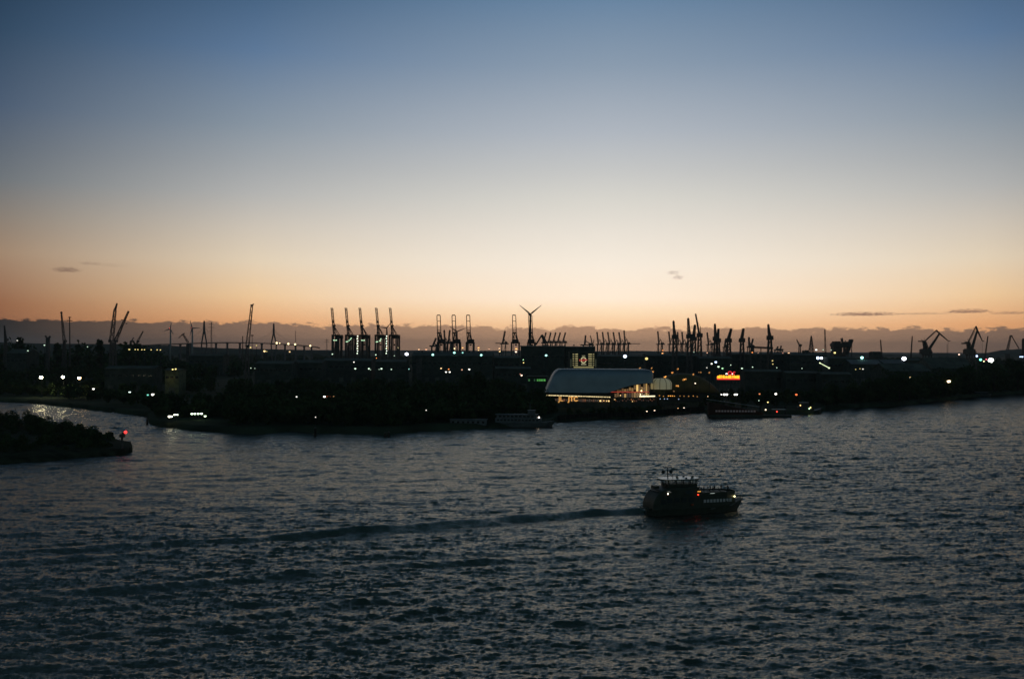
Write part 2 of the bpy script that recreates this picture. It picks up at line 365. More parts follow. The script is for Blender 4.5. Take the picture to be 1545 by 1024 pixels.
# ------------------------------------------------------------------ foliage
m_leaf = mat('foliage', (.042, .065, .026), .9, 0, .5, .12, 0)
m_bark = mat('bark', (.05, .04, .03), .95, 0, .4, 1.0, 0)
def leaf_cloud(seed, blobs, per, size, conv=None):
    """blobs: array n x 6 (x,y,z,rx,ry,rz) -> leaf-sized quads scattered through the shell of every blob"""
    rng = np.random.default_rng(seed); B = np.repeat(np.asarray(blobs, float), per, 0); n = len(B)
    d = rng.normal(size=(n, 3)); d /= np.linalg.norm(d, axis=1)[:, None]; r = rng.uniform(.45, 1.08, n)[:, None]
    c = B[:, :3]+d*B[:, 3:]*r
    a = rng.normal(size=(n, 3)); a /= np.linalg.norm(a, axis=1)[:, None]; b = np.cross(a, rng.normal(size=(n, 3))); b /= np.linalg.norm(b, axis=1)[:, None]
    sz = (size*rng.uniform(.6, 1.3, n))[:, None]; sz = sz if np.isscalar(size) else sz
    q = np.stack([c-a*sz, c-b*sz*.6, c+a*sz, c+b*sz*.6], 1).reshape(-1, 3)
    return q
def leaf_obj(name, q, m, parent=None, loc=None):
    n = len(q)//4; me = bpy.data.meshes.new(name); me.vertices.add(len(q)); me.vertices.foreach_set('co', q.astype(np.float32).ravel())
    me.loops.add(len(q)); me.loops.foreach_set('vertex_index', np.arange(len(q), dtype=np.int32)); me.polygons.add(n); me.polygons.foreach_set('loop_start', np.arange(0, len(q), 4, dtype=np.int32))
    me.update(calc_edges=True); me.materials.append(m); o = bpy.data.objects.new(name, me); col.objects.link(o)
    if parent: o.parent = parent
    if loc is not None: o.location = loc
    return o
def shore_d(px): return ground(px, shore_y(px)).y
def tree_blobs(rr, x, y, z0, h, w, k=7):
    out = []
    for i in range(k):
        a = rr.uniform(0, 6.28); r_ = rr.uniform(0, .45)*w; t = rr.uniform(.35, .86)
        s_ = w*rr.uniform(.22, .38)
        out.append((x+math.cos(a)*r_, y+math.sin(a)*r_, z0+h*t, s_, s_, s_*rr.uniform(.8, 1.2)))
    return out
# the unlit woods of the far bank: so many crowns that they read as one mass
rr = random.Random(11); bl = []; sizes = []
def wood(px0, px1, n, k0, k1, h0, h1, blobs=5):
    for i in range(n):
        px = rr.uniform(px0, px1); k = k0+(k1-k0)*rr.random()**1.3; g0 = ground(px, shore_y(px)); d = Vector((g0.x, g0.y, 0)); Ls = d.length; d.normalize()
        p = d*(Ls+k); h = rr.uniform(h0, h1); w_ = h*rr.uniform(.55, .85)
        bl.extend(tree_blobs(rr, p.x, p.y, GZ-2, h, w_, blobs)); sizes.extend([1]*blobs)
wood(225, 345, 60, 60, 260, 8, 13); wood(345, 835, 420, 22, 170, 8, 15); wood(345, 790, 260, 170, 520, 11, 18)
wood(-60, 240, 170, 70, 420, 8, 15); wood(-60, 330, 120, 420, 900, 12, 22)
wood(1240, 1640, 330, 14, 170, 8, 16); wood(1300, 1640, 140, 170, 520, 12, 19); wood(1385, 1640, 90, 20, 120, 16, 23); wood(1336, 1376, 26, 90, 170, 16, 20)
wood(1060, 1260, 90, 60, 260, 7, 12); wood(840, 1060, 30, 14, 34, 4, 6)
wood(-150, -60, 60, 30, 500, 9, 16); wood(1640, 1800, 60, 20, 300, 9, 18)
q = leaf_cloud(5, bl, 46, 1.25); wd = leaf_obj('woodland', q, m_leaf); wd['kind'] = 'stuff'; wd['label'] = 'dark unlit woods and bushes along the far river bank'; wd['category'] = 'woodland'
bl = []
for i in range(900):   # far tree belts toward the horizon
    px = rr.uniform(-150, 1700); D = rr.uniform(1500, 5200); c = at(px, 540, D); h = rr.uniform(13, 22)
    if 480 < px < 900: h *= .8
    bl.extend([(c.x+rr.uniform(-14, 14)*j, c.y+rr.uniform(-9, 9), GZ+h*.5, rr.uniform(7, 14), 8, h*.5) for j in range(3)])
for i in range(220):
    px = rr.uniform(-80, 245); D = rr.uniform(1620, 2100); c = at(px, 540, D); h = rr.uniform(22, 52)+9*math.sin(px*.07)+(6 if px < 60 else 0)
    bl.append((c.x, c.y, GZ+h*.5, rr.uniform(10, 17), 10, h*.5))
q = leaf_cloud(6, bl, 40, 4.0); o = leaf_obj('woodland', q, m_leaf); o['kind'] = 'stuff'; o['label'] = 'distant low belts of trees between the harbour sheds'; o['category'] = 'woodland'
# bushes of the left headland
bl = []
def veg_top(px): return float(np.interp(px, [-520, -100, 0, 40, 75, 100, 130, 137, 150, 165, 168, 172], [628, 622, 618, 616, 627, 633, 640, 646, 651, 652, 657, 664]))
for i in range(520):
    px = rr.uniform(-520, 168); ka = rr.random(); a = ground(px, np.interp(px, *zip(*near))); b_ = ground(px, np.interp(px, *zip(*far))); p = a.lerp(b_, .1+.86*ka)
    hmax = CAMZ-(veg_top(px)-527-(px-772)*.0044)/1502*p.y
    h = max(1.5, min(hmax, (4+6*rr.random()) if ka < .6 else hmax*rr.uniform(.75, 1.03))); w_ = min(h, 7)*rr.uniform(.6, 1)
    zt = h; bl.extend([(p.x+rr.uniform(-1, 1)*w_*.5, p.y+rr.uniform(-1, 1)*w_*.5, max(1.5, zt*t), w_*.4, w_*.4, max(1.2, zt*.22)) for t in (.25, .5, .62, .8)])
q = leaf_cloud(8, bl, 80, .55); o = leaf_obj('bushes', q, m_leaf); o['kind'] = 'stuff'; o['label'] = 'dense dark bushes covering the headland at the left'; o['category'] = 'bushes'

# single trees one can tell apart
def make_tree(name, h, w_, seed, label, loc, conifer=False, group=None):
    rr2 = random.Random(seed); t_ = thing(name, label, 'tree', loc, 0, group)
    bl2 = tree_blobs(rr2, 0, 0, 0, h, w_, 12)
    leaf_obj('crown', leaf_cloud(seed, bl2, 110, max(.35, h*.035)), m_leaf, t_)
    tb = MB(); tb.tube([(0, 0, -1), (.1, 0, h*.25), (.2, .1, h*.55)], [h*.03, h*.024, h*.012], 7)
    for k in range(5):
        a = rr2.uniform(0, 6.28); z = h*rr2.uniform(.25, .45); tb.tube([(.1, 0, z), (math.cos(a)*w_*.2, math.sin(a)*w_*.2, z+h*.15), (math.cos(a)*w_*.36, math.sin(a)*w_*.36, z+h*.28)], [h*.012, h*.008, h*.003], 5)
    tb.build('trunk', m_bark, t_); return t_
TREES = [ # px, py top, depth, width m, label
 (1357, 561, 850, 26, 'broad dark round tree standing alone left of the lit gap in the right woods'),
 (1402, 559, 840, 24, 'tall dark tree just right of the gap in the right woods'),
 (1432, 553, 900, 26, 'dark tree right behind the single warm lamp on the right bank'),
 (1330, 571, 820, 15, 'small dark tree at the left foot of the broad round tree on the right bank'),
 (1462, 552, 930, 24, 'dark tree below the second level-luffing crane, right of the warm lamp'),
 (1500, 545, 960, 26, 'tall dark tree below the brilliant floodlight at the far right'),
 (1535, 541, 990, 26, 'tallest dark tree at the right edge of the picture'),
 (1290, 574, 860, 15, 'low dark tree on the bank below the pale hall roofs'),
 (1258, 577, 860, 14, 'low dark tree on the bank just right of the moored tug'),
 (726, 563, 900, 17, 'dark tree at the skyline of the black woods left of the green lit windows'),
 (700, 566, 880, 15, 'dark tree at the right end of the woods, below the long grey shed'),
 (560, 572, 860, 16, 'dark tree in the black woods below the fifth gantry crane'),
 (470, 574, 860, 15, 'dark tree in the black woods left of the small red and white lights'),
 (400, 577, 830, 15, 'dark tree in the black woods below the tall lattice boom'),
 (345, 583, 800, 15, 'dark tree on the left part of the black woods above the glowing shed'),
 (87, 509, 1700, 14, 'small dark tree on the skyline under the leftmost thin boom'),
 (118, 510, 1700, 12, 'small dark tree on the skyline right of the thin power mast'),
 (152, 509, 1700, 15, 'dark rounded tree on the skyline left of the twin lattice booms'),
 (190, 514, 1750, 11, 'little dark tree on the skyline right of the twin lattice booms'),
 (208, 514, 1750, 14, 'low wide dark tree on the skyline left of the first wind turbine'),
 (30, 505, 1650, 16, 'dark tree on the skyline next to the thin leaning mast at the left edge'),
 (818, 588, 760, 11, 'dark tree at the left corner of the metal theatre'),
 (240, 617, 640, 9, 'small dark tree left of the two white bank lamps'),
 (348, 613, 640, 11, 'dark tree right of the reddish glowing house on the bank'),
 (447, 611, 640, 11, 'greenish lit tree at the water side of the dark woods'),
]
for i, (px, py, D, w_, lb) in enumerate(TREES):
    D = max(D, shore_d(px)+14); top = at(px, py, D); h = top.z-GZ+1.2; make_tree('tree', h, w_, 40+i, lb, (top.x, top.y, GZ))
# ------------------------------------------------------------------ lights
W_ = S(255, 250, 235); WARM = S(255, 214, 150); ORG = S(255, 150, 70); CYAN = S(175, 255, 240); BLUE = S(190, 215, 255); GRN = S(190, 255, 190); YEL = S(255, 228, 140); RED = S(255, 40, 30); PALE = S(214, 245, 214)
m_steel = mat('dark_steel', (.09, .08, .07), .7, .2, .4, .5)
m_pole = mat('lamp_pole', (.04, .04, .04), .6, .4, .3, .5)
A3 = 'bright lamps in a row on the left bank'
def lamp(px, py, r, colr, st, label, H=9.0, D=None, group=None, name='street_lamp', cat='street lamp', cn='w', flood=False):
    """lamp head seen at (px, py); the pole stands on the ground below it. r is the head radius in picture pixels (1545 wide)"""
    if D is None:
        g0 = ground(px, py, GZ+H); D = g0.y
    if D < shore_d(px)+5: D = shore_d(px)+5
    st = st if group == A3 else st*(.24 if D > 900 else .4) if st > 3 else st*.7
    if D > 900: r = r*.88
    c = at(px, py, D); H = max(c.z-GZ, 1.0); R_ = max(r*D/1502, .12)
    t_ = thing(name, label, cat, (c.x, c.y, GZ), 0, group)
    pb = MB(); pb.tube([(0, .3+R_*.9, -.5), (0, .3+R_*.9, H)], [max(.14, H*.012), max(.09, H*.007)], 6)
    pb.beam((0, .3+R_*.9, H*.99), (0, 0, H+R_*.25), .12, .12); pb.build('pole', m_pole, t_)
    hb = MB()
    if flood:
        hb.box((0, R_*.55, H), (R_*1.9, R_*.4, R_*1.3))
        for i in (-1, 0, 1):
            hb.box((i*R_*.62, R_*.3, H), (R_*.1, R_*.25, R_*1.3))
    else: hb.tube([(0, 0, H+R_*.55), (0, 0, H+R_*1.15), (0, 0, H+R_*1.3)], [R_*1.15, R_*.7, R_*.2], 10)
    hb.build('lamp_shade' if not flood else 'lamp_housing', m_pole, t_)
    lb = MB(); lb.ball((0, 0, H), R_, 12, 8, .85); lb.build('bulb', emit('light_%s_%d' % (cn, round(st*10)), colr, st), t_, smooth=True)
    return t_
def floodm(px, py, r, colr, st, label, D, cn, **k): return lamp(px, py, r, colr, st, label, D=D, cn=cn, name='floodlight_mast', cat='floodlight', flood=True, **k)
# left bank
lamp(62, 569, 2.6, S(255, 246, 205), 60, 'leftmost of the three bright white lamps in a row on the left bank', D=925, group=A3)
lamp(95, 568.5, 2.4, S(255, 246, 205), 70, 'middle one of the three bright white lamps in a row on the left bank', D=925, group=A3)
lamp(119.5, 570, 2.7, WARM, 24, 'rightmost and warmest of the three bright lamps in a row on the left bank', D=925, group=A3, cn='warm')
lamp(141, 586.5, 1.8, W_, 12, 'small white lamp below and right of the three bright lamps', 9)
lamp(170.5, 559, 1.6, YEL, 9, 'yellowish lamp above the left woods under the twin lattice booms', 10, cn='yel')
lamp(200.5, 567.5, 1.5, W_, 9, 'small white lamp between the yellowish lamp and the orange lamp', 10)
lamp(225, 564, 2.0, S(255, 180, 130), 10, 'orange pink lamp at the left end of the woods', 10, cn='org')
lamp(196.5, 592, 2.3, S(225, 255, 240), 14, 'oval greenish white lamp on the left bank', 9, cn='grn')
lamp(230.5, 595, 2.0, W_, 14, 'round white lamp close right of a small teal light', 9)
lamp(223, 595.5, 1.5, S(110, 200, 180), 2.5, 'small dim teal lamp beside the round white lamp', 8, cn='teal')
lamp(2, 545, 1.8, BLUE, 5, 'pale blue lamp at the left edge of the picture', 14, cn='blue')
lamp(42, 529, 1.2, PALE, 5, 'tiny pale lamp below the trees of the left skyline', D=1500, cn='pale')
lamp(26, 513.5, 1.1, W_, 5, 'tiny lamp in the tree line left of the forked dark tower', D=1640)
lamp(67, 520.5, 1.2, PALE, 6, 'tiny pale lamp at the foot of the forked dark tower', D=1640, cn='pale')
lamp(132, 523, 1.0, PALE, 4, 'faint pale lamp on the skyline right of the power mast', D=1650, cn='pale')
lamp(163, 555.5, 1.0, CYAN, 2, 'very faint teal lamp left of the yellowish lamp', 10, cn='cyan')
lamp(250, 568, 1.0, YEL, 4, 'small yellowish lamp below the yellow green lit shed', 9, cn='yel')
lamp(19, 582.5, .7, ORG, 2, 'tiny dim orange lamp far left on the dark bank', 6, cn='org'); lamp(9, 573, .7, ORG, 2, 'tiny dim orange lamp at the left edge above the inlet', 6, cn='org')
for i, x in enumerate((195, 204, 208, 214, 218, 228, 237, 242)):
    lamp(x, 527+.1*i, 1.0 if i else 1.6, YEL, 4 if i == 0 else 2, ('brighter yellow lamp that starts the row of small yellow lamps', 'second', 'third', 'fourth', 'fifth', 'sixth', 'seventh', 'last')[i] + ('' if i == 0 else ' small yellow lamp from the left in the row below the skyline trees'), D=1500, group='row of small yellow lamps below the left skyline', cn='yel')
lamp(260.5, 557, 1.3, YEL, 10, 'left of the two yellow lamps over the dimly lit shed', D=1000, cn='yel', group='pair of lamps at the dimly lit shed')
lamp(265, 556.5, 1.3, YEL, 10, 'right of the two yellow lamps over the dimly lit shed', D=1000, cn='yel', group='pair of lamps at the dimly lit shed')
# bank lamps by the water
g_ = 'lamps by the water on the left bank'
lamp(255.5, 628, 2.0, S(255, 250, 215), 16, 'leftmost long white bank lamp by the water', 4, group=g_, cn='wb'); lamp(259, 628, 1.5, S(255, 250, 215), 16, 'second bank lamp by the water, touching the leftmost one', 4, group=g_, cn='wb')
lamp(263.5, 625.3, 1.5, S(240, 255, 220), 12, 'third bank lamp from the left, a little higher than the first two', 4, group=g_, cn='wc'); lamp(267.5, 625.3, 1.3, S(240, 255, 220), 12, 'fourth bank lamp from the left, next to the slightly higher one', 4, group=g_, cn='wc')
for i, x in enumerate((289.5, 294, 299, 304)):
    lamp(x, 624-.1*i, 1.7, S(225, 255, 215), 11, ORD[i]+' from the left of four round lamps close together on the bank landing', 4, group='four round lamps on the bank landing', cn='wd')
lamp(309.5, 627.5, 1.8, S(225, 250, 200), 8, 'lower round lamp just right of the four lamps on the bank landing', 4, cn='wd')
lamp(447.5, 598.3, 1.1, W_, 7, 'lone small white lamp in the black woods left of the red and white lights', D=700)
lamp(476, 629, .9, W_, 4, 'tiny white lamp just above the water line in mid bank', D=545)
lamp(489.5, 598, 1.7, W_, 9, 'white lamp at the left end of the short row of red and white lights', D=720); lamp(494.5, 598, 1.2, S(255, 110, 60), 7, 'reddish lamp touching the white one in the short row in the woods', D=720, cn='redd')
lamp(498, 598, 1.0, S(255, 120, 60), 3, 'dim reddish lamp in the middle of the short row in the woods', D=720, cn='redd'); lamp(503.5, 598, 1.0, S(255, 190, 120), 5, 'pale orange lamp at the right end of the short row in the woods', D=720, cn='org')
lamp(643, 618.5, .9, W_, 4, 'tiny lone lamp low in the woods above the moored barge', D=600)
# lights of the middle ground
for x, y, r, D, c, s_, cn, lb in [
 (501.5, 534, 1.2, 1450, PALE, 7, 'pale', 'small pale lamp under the first gantry crane'), (534, 546, 1.2, 1200, W_, 7, 'w', 'white lamp below the second gantry crane, left of the light tower'),
 (536, 556, 1.5, 1050, PALE, 9, 'pale', 'pale lamp low under the first light tower'), (556.5, 556, 1.4, 1050, PALE, 9, 'pale', 'second lamp of the low middle row, under the third gantry crane'),
 (559, 557.5, .8, 1040, PALE, 4, 'pale', 'faint small lamp touching the second lamp of the low middle row'), (575.5, 556, 1.5, 1050, PALE, 9, 'pale', 'third lamp of the low middle row, under the fourth gantry crane'),
 (572, 557, .8, 1050, PALE, 4, 'pale', 'faint small lamp left of the third lamp of the low middle row'), (590.5, 557, 1.1, 1050, PALE, 6, 'pale', 'fourth lamp of the low middle row, under the fifth gantry crane'),
 (617, 556.5, 1.0, 1050, CYAN, 5, 'cyan', 'faint teal lamp at the right end of the low middle row'), (567, 535, 1.2, 1450, PALE, 6, 'pale', 'small pale lamp under the fourth gantry crane'),
 (595, 536.5, .9, 1450, PALE, 4, 'pale', 'faint pale lamp under the fifth gantry crane'), (568, 540, .8, 1400, ORG, 3, 'org', 'dim orange lamp under the fourth gantry crane'),
 (665.5, 555.5, 1.4, 1080, WARM, 7, 'warm', 'warm lamp below the left end of the long grey shed'), (673, 561, 1.5, 980, W_, 9, 'w', 'lower left one of three lamps close together below the grey shed'),
 (678.5, 561, 1.5, 980, W_, 9, 'w', 'lower right one of three lamps close together below the grey shed'), (677, 556.7, 1.3, 1060, S(255, 190, 150), 6, 'org', 'upper orange one of three lamps close together below the grey shed'),
 (697, 557.5, 1.2, 1060, S(255, 190, 150), 5, 'org', 'orange lamp below the grey shed, left of a white double lamp'), (708, 557, 1.6, 1060, W_, 9, 'w', 'white double lamp below the right half of the grey shed'),
 (787, 566, 1.6, 960, S(255, 215, 190), 9, 'warm', 'pinkish lamp at the right end of the woods left of the green windows'), (785, 564, .9, 980, S(255, 170, 140), 4, 'org', 'faint pink lamp touching the pinkish lamp left of the green windows'),
 (789.5, 542.5, .9, 1380, GRN, 3, 'grn', 'faint green lamp on the front of the dark hall'), (790, 547, 1.0, 1350, YEL, 3, 'yel', 'faint yellow lamp low on the front of the dark hall'),
 (1000, 528.5, 1.2, 2300, ORG, 6, 'org', 'orange lamp among the feet of the leftmost right hand cranes'), (999.5, 533, 1.5, 1900, S(255, 180, 110), 9, 'org', 'brighter orange lamp just below the feet of the small cranes'),
 (1053, 526, 1.6, 2000, S(255, 215, 120), 10, 'yel', 'yellow lamp between the dark slewing cranes'), (1067, 532, 1.1, 1900, S(255, 190, 130), 5, 'org', 'orange lamp right of the yellow lamp at the dark slewing cranes'),
 (1053.5, 530.5, 1.2, 1950, GRN, 4, 'grn', 'greenish lamp right below the yellow lamp between the slewing cranes'), (1047, 531, .9, 1900, PALE, 4, 'pale', 'small pale lamp left of the greenish lamp at the slewing cranes'),
 (1096.5, 532, 1.2, 1900, S(255, 190, 130), 5, 'org', 'small orange lamp at the foot of the thick slanted boom'), (1135, 531.5, 1.3, 1900, S(255, 200, 150), 6, 'org', 'orange lamp under the long horizontal girder'),
 (1144, 532.5, 1.1, 1900, S(255, 200, 150), 5, 'org', 'orange lamp under the right part of the long horizontal girder'), (1190, 532.5, 1.6, 1900, S(255, 200, 150), 7, 'org', 'orange lamp on the skyline right of the lone slewing crane'),
 (1181, 532.5, 1.0, 1900, S(255, 200, 150), 4, 'org', 'dim orange lamp on the skyline just right of the lone slewing crane'),
 (1080, 546, 2.0, 1300, BLUE, 14, 'blue', 'brightest blue white lamp above the orange neon sign'), (1073.7, 548.5, 1.5, 1250, W_, 9, 'w', 'white lamp just left of the brightest lamp above the neon sign'),
 (1084, 553, 1.8, 1150, PALE, 7, 'pale', 'pale green lamp just above the orange neon sign'), (1090, 555.5, 1.6, 1100, GRN, 6, 'grn', 'greenish lamp right above the neon sign'),
 (1066.5, 554.5, 1.0, 1150, W_, 5, 'w', 'small white lamp left of the row of lamps above the neon sign'), (1119.5, 555.5, 1.6, 1100, PALE, 6, 'pale', 'pale lamp right of the neon sign on the dark slope'),
 (1102.5, 550.5, .8, 1250, PALE, 3, 'pale', 'tiny faint lamp above and right of the neon sign'), (1135.5, 553.5, .9, 1150, PALE, 3, 'pale', 'tiny faint lamp far right of the neon sign'),
 (1165.5, 544, 1.2, 1350, YEL, 5, 'yel', 'upper one of two faint yellow lamps below the lone slewing crane'), (1166, 549, 1.1, 1300, YEL, 4, 'yel', 'lower one of two faint yellow lamps below the lone slewing crane'),
 (1210, 555.5, 1.0, 1100, PALE, 4, 'pale', 'tiny pale lamp alone on the dark slope left of the string of lights'), (1172, 554.5, .8, 1100, PALE, 2.5, 'pale', 'very faint lamp below the two faint yellow lamps'),
 (1049, 578, 1.0, 900, S(255, 230, 200), 7, 'warm', 'tiny white lamp between the yellow tent and the neon sign'),
 (1093, 594.8, 1.8, 770, W_, 12, 'w', 'left end of the bright white lamp bar on the quay'), (1096.5, 594.8, 1.7, 770, W_, 12, 'w', 'right end of the bright white lamp bar on the quay'),
 (1088.5, 594.8, 1.1, 770, W_, 8, 'w', 'small white lamp touching the left end of the lamp bar on the quay'), (1109, 594.8, 1.6, 770, W_, 12, 'w', 'left one of a white lamp pair right of the lamp bar on the quay'),
 (1111.5, 594.8, 1.5, 770, W_, 12, 'w', 'right one of a white lamp pair right of the lamp bar on the quay'), (1170.5, 594, 1.6, 790, W_, 12, 'w', 'single white lamp on the quay above the moored pontoon'),
 (1158.5, 606.5, 1.1, 690, YEL, 6, 'yel', 'small yellowish lamp on the quay left of the long pontoon light'), (1145, 604, .7, 700, PALE, 3, 'pale', 'very faint lamp on the quay above the sloping hull'),
 (1201.5, 595, 1.8, 760, S(255, 120, 60), 2.2, 'redd', 'dim red lamp in the trees above the tug'), (1146, 594, 1.3, 760, S(255, 150, 90), 1.5, 'redd', 'very dim reddish lamp on the quay above the sloping hull'),
 (976, 620.5, 1.1, 660, S(255, 225, 190), 8, 'warm', 'left one of two small lamps low on the quay right below the theatre'), (987.5, 620.5, 1.1, 660, S(255, 225, 190), 8, 'warm', 'right one of two small lamps low on the quay right below the theatre'),
 (1032, 621.5, 1.1, 650, S(255, 205, 140), 7, 'warm', 'small warm lamp low by the water right of the theatre quay'), (1023, 618.5, .8, 660, S(255, 205, 140), 3, 'warm', 'very small dim lamp left of the warm lamp by the water'),
 (1371.5, 570.5, 1.0, 900, W_, 6, 'w', 'lower one of two tiny lamps in the gap of the right woods'), (1373.5, 568.5, 1.2, 920, S(255, 220, 150), 6, 'warm', 'upper warm one of two tiny lamps in the gap of the right woods'),
 (1431.5, 575, 3.0, 815, S(255, 222, 175), 18, 'warm', 'big round warm lamp alone in front of the dark right woods'),
 (1447, 534.5, 1.4, 1900, S(255, 225, 190), 9, 'warm', 'small warm lamp on the hill crest between the two big level-luffing cranes'),
 (1542.5, 538, 1.6, 1400, BLUE, 9, 'blue', 'right one of two pale blue lamps at the right edge'), (1539.5, 538, 1.4, 1400, BLUE, 9, 'blue', 'left one of two pale blue lamps at the right edge'),
 (1291, 557, .9, 1150, YEL, 4, 'yel', 'leftmost of three tiny lamps under the pale hall roofs'), (1297.5, 556, .9, 1150, YEL, 4, 'yel', 'middle one of three tiny lamps under the pale hall roofs'), (1302, 556.5, 1.2, 1150, W_, 6, 'w', 'rightmost and brightest of three tiny lamps under the pale hall roofs'),
 (1274.5, 543, 1.5, 1500, S(255, 200, 140), 8, 'org', 'orange lamp below the big platform block'), (1252, 543, 1.5, 1500, S(255, 190, 130), 8, 'org', 'orange lamp right of the blue white floodlights'),
 (1245, 543.5, 1.2, 1500, S(255, 190, 130), 6, 'org', 'dim orange lamp just right of the blue white floodlights'), (1259.5, 532, 1.7, 1700, S(255, 205, 130), 10, 'yel', 'yellow lamp at the left foot of the platform block'),
 (1231.5, 527.5, 1.7, 1700, S(255, 250, 200), 9, 'w', 'yellow white lamp at the foot of the pyramid shaped derrick'), (1242, 527.5, 1.0, 1700, PALE, 5, 'pale', 'tiny pale lamp between the pyramid derrick and the thin mast'), (1254, 528, 1.0, 1700, PALE, 4, 'pale', 'tiny pale lamp just right of the thin mast foot'),
 (378, 524, 1.2, 1950, YEL, 7, 'yel', 'yellow lamp at the foot of the tall lattice boom'), (387, 521, 1.0, 2000, YEL, 5, 'yel', 'small yellow lamp right of the tall lattice boom under the bridge'),
 (399, 529.5, 1.8, 1900, WARM, 10, 'warm', 'bright warm lamp below the bridge between its two towers'), (402.5, 530, .9, 1900, YEL, 4, 'yel', 'faint yellow lamp touching the bright warm one below the bridge'),
 (437, 530.5, 1.3, 1900, WARM, 7, 'warm', 'warm lamp below the right arm of the bridge'), (378.5, 555, .7, 1100, PALE, 3, 'pale', 'very faint lamp in the left woods below the bridge'), (384.5, 555.5, .8, 1100, PALE, 4, 'pale', 'faint lamp in the left woods below the right part of the lattice boom'),
 (632, 527, 1.3, 2400, S(255, 205, 150), 7, 'org', 'orange lamp on the skyline left of the three loop shaped booms'), (643, 527, 1.7, 2400, S(255, 215, 160), 5, 'org', 'orange lamp on the skyline at the low crane arm'),
 (671, 525, 2.0, 1850, S(255, 225, 170), 12, 'warm', 'bright warm lamp under the first loop boom crane'), (685, 525.5, 2.2, 1850, S(255, 225, 170), 14, 'warm', 'brightest warm lamp under the second loop boom crane'),
 (698, 524.5, 1.4, 1850, S(255, 210, 160), 9, 'org', 'warm lamp left of the third loop boom crane'), (722, 524.5, 1.5, 2000, S(255, 205, 150), 9, 'org', 'upper one of two warm lamps right of the third loop boom crane'), (722, 528, 1.2, 2000, S(255, 215, 170), 7, 'warm', 'lower one of two warm lamps right of the third loop boom crane'),
 (738, 526, 1.2, 2300, S(255, 190, 140), 5, 'org', 'faint orange lamp alone on the skyline before the low crane'), (753.5, 525.5, 1.3, 2000, S(255, 200, 140), 7, 'org', 'upper orange lamp under the low crane'), (754, 530, 1.4, 1900, S(255, 230, 200), 7, 'warm', 'lower whitish lamp under the low crane'),
 (779, 526, 1.7, 1750, S(255, 200, 150), 9, 'org', 'upper warm lamp under the lone loop boom crane'), (778.5, 530.5, 1.7, 1700, S(255, 215, 180), 9, 'warm', 'lower warm lamp under the lone loop boom crane'),
 (508.5, 524, 1.3, 1750, S(255, 150, 110), 5, 'redd', 'dim reddish lamp inside the first gantry crane'), (547, 525, 1.2, 1750, S(255, 190, 110), 5, 'org', 'dim orange lamp inside the third gantry crane'),
 (582, 524.5, 2.2, 1750, S(255, 205, 120), 12, 'yel', 'bright yellow lamp right of the fourth gantry crane'), (601, 524.5, 1.9, 1750, S(255, 230, 170), 11, 'warm', 'bright warm lamp at the right leg of the fifth gantry crane'),
]:
    lamp(x, y, r, c, s_, lb, D=D, cn=cn)
for x, y, r, D, c, s_, cn, lb in [
 (613.5, 534, 2.8, 1500, S(235, 240, 255), 30, 'bw', 'dazzling white floodlight left of the long grey shed'),
 (653, 535, 2.0, 1380, CYAN, 10, 'cyan', 'teal white floodlight at the left end of the grey shed roof'), (685.5, 532, 1.9, 1400, CYAN, 10, 'cyan', 'teal white floodlight under the second loop boom crane'),
 (698, 532, 1.4, 1400, CYAN, 5, 'cyan', 'dimmer teal floodlight between the second and third loop booms'), (726, 535.5, 1.9, 1380, CYAN, 10, 'cyan', 'teal white floodlight right of the grey shed'),
 (824, 536, 1.9, 1340, CYAN, 10, 'cyan', 'teal white floodlight on the front of the dark hall'), (861, 526, 1.7, 1500, CYAN, 11, 'cyan', 'teal white floodlight on the roof corner of the dark hall'), (872, 526, 1.3, 1500, CYAN, 6, 'cyan', 'smaller teal floodlight right of the one on the dark hall corner'),
 (943, 537.5, 2.9, 1350, S(205, 225, 255), 26, 'bw', 'bright blue white floodlight above the round end of the metal theatre'),
 (1234, 540, 2.6, 1500, BLUE, 26, 'blue', 'left and brighter one of two blue white floodlights below the pyramid derrick'), (1239.5, 540, 2.2, 1500, S(225, 235, 255), 20, 'bw', 'right one of two blue white floodlights below the pyramid derrick'),
 (1300.5, 539.5, 2.4, 1450, CYAN, 16, 'cyan', 'teal floodlight above the left pale hall roof'), (1364, 541, 3.6, 1400, S(225, 235, 255), 30, 'bw', 'large dazzling blue white floodlight at the end of the right pale hall roof'),
 (1473.5, 537, 2.0, 1450, BLUE, 14, 'blue', 'blue white floodlight below the body of the second level-luffing crane'), (1479.5, 542.5, 2.2, 1400, S(120, 255, 215), 12, 'cyan', 'teal green floodlight right below the second level-luffing crane'),
 (1495, 543.5, 4.4, 1400, S(250, 255, 240), 40, 'bw', 'largest and brightest white floodlight at the far right'), (1484.5, 545, 1.3, 1380, S(255, 250, 190), 8, 'yel', 'small yellowish floodlight left of the brightest one'), (1488, 542, 1.3, 1390, S(255, 110, 130), 7, 'redd', 'small pinkish floodlight just left of the brightest one'),
 (975.5, 541, 2.6, 1250, S(255, 190, 60), 5, 'yel', 'blurred tall yellow floodlight above the round end of the theatre'),
]:
    floodm(x, y, r, c, s_, lb, D, cn)
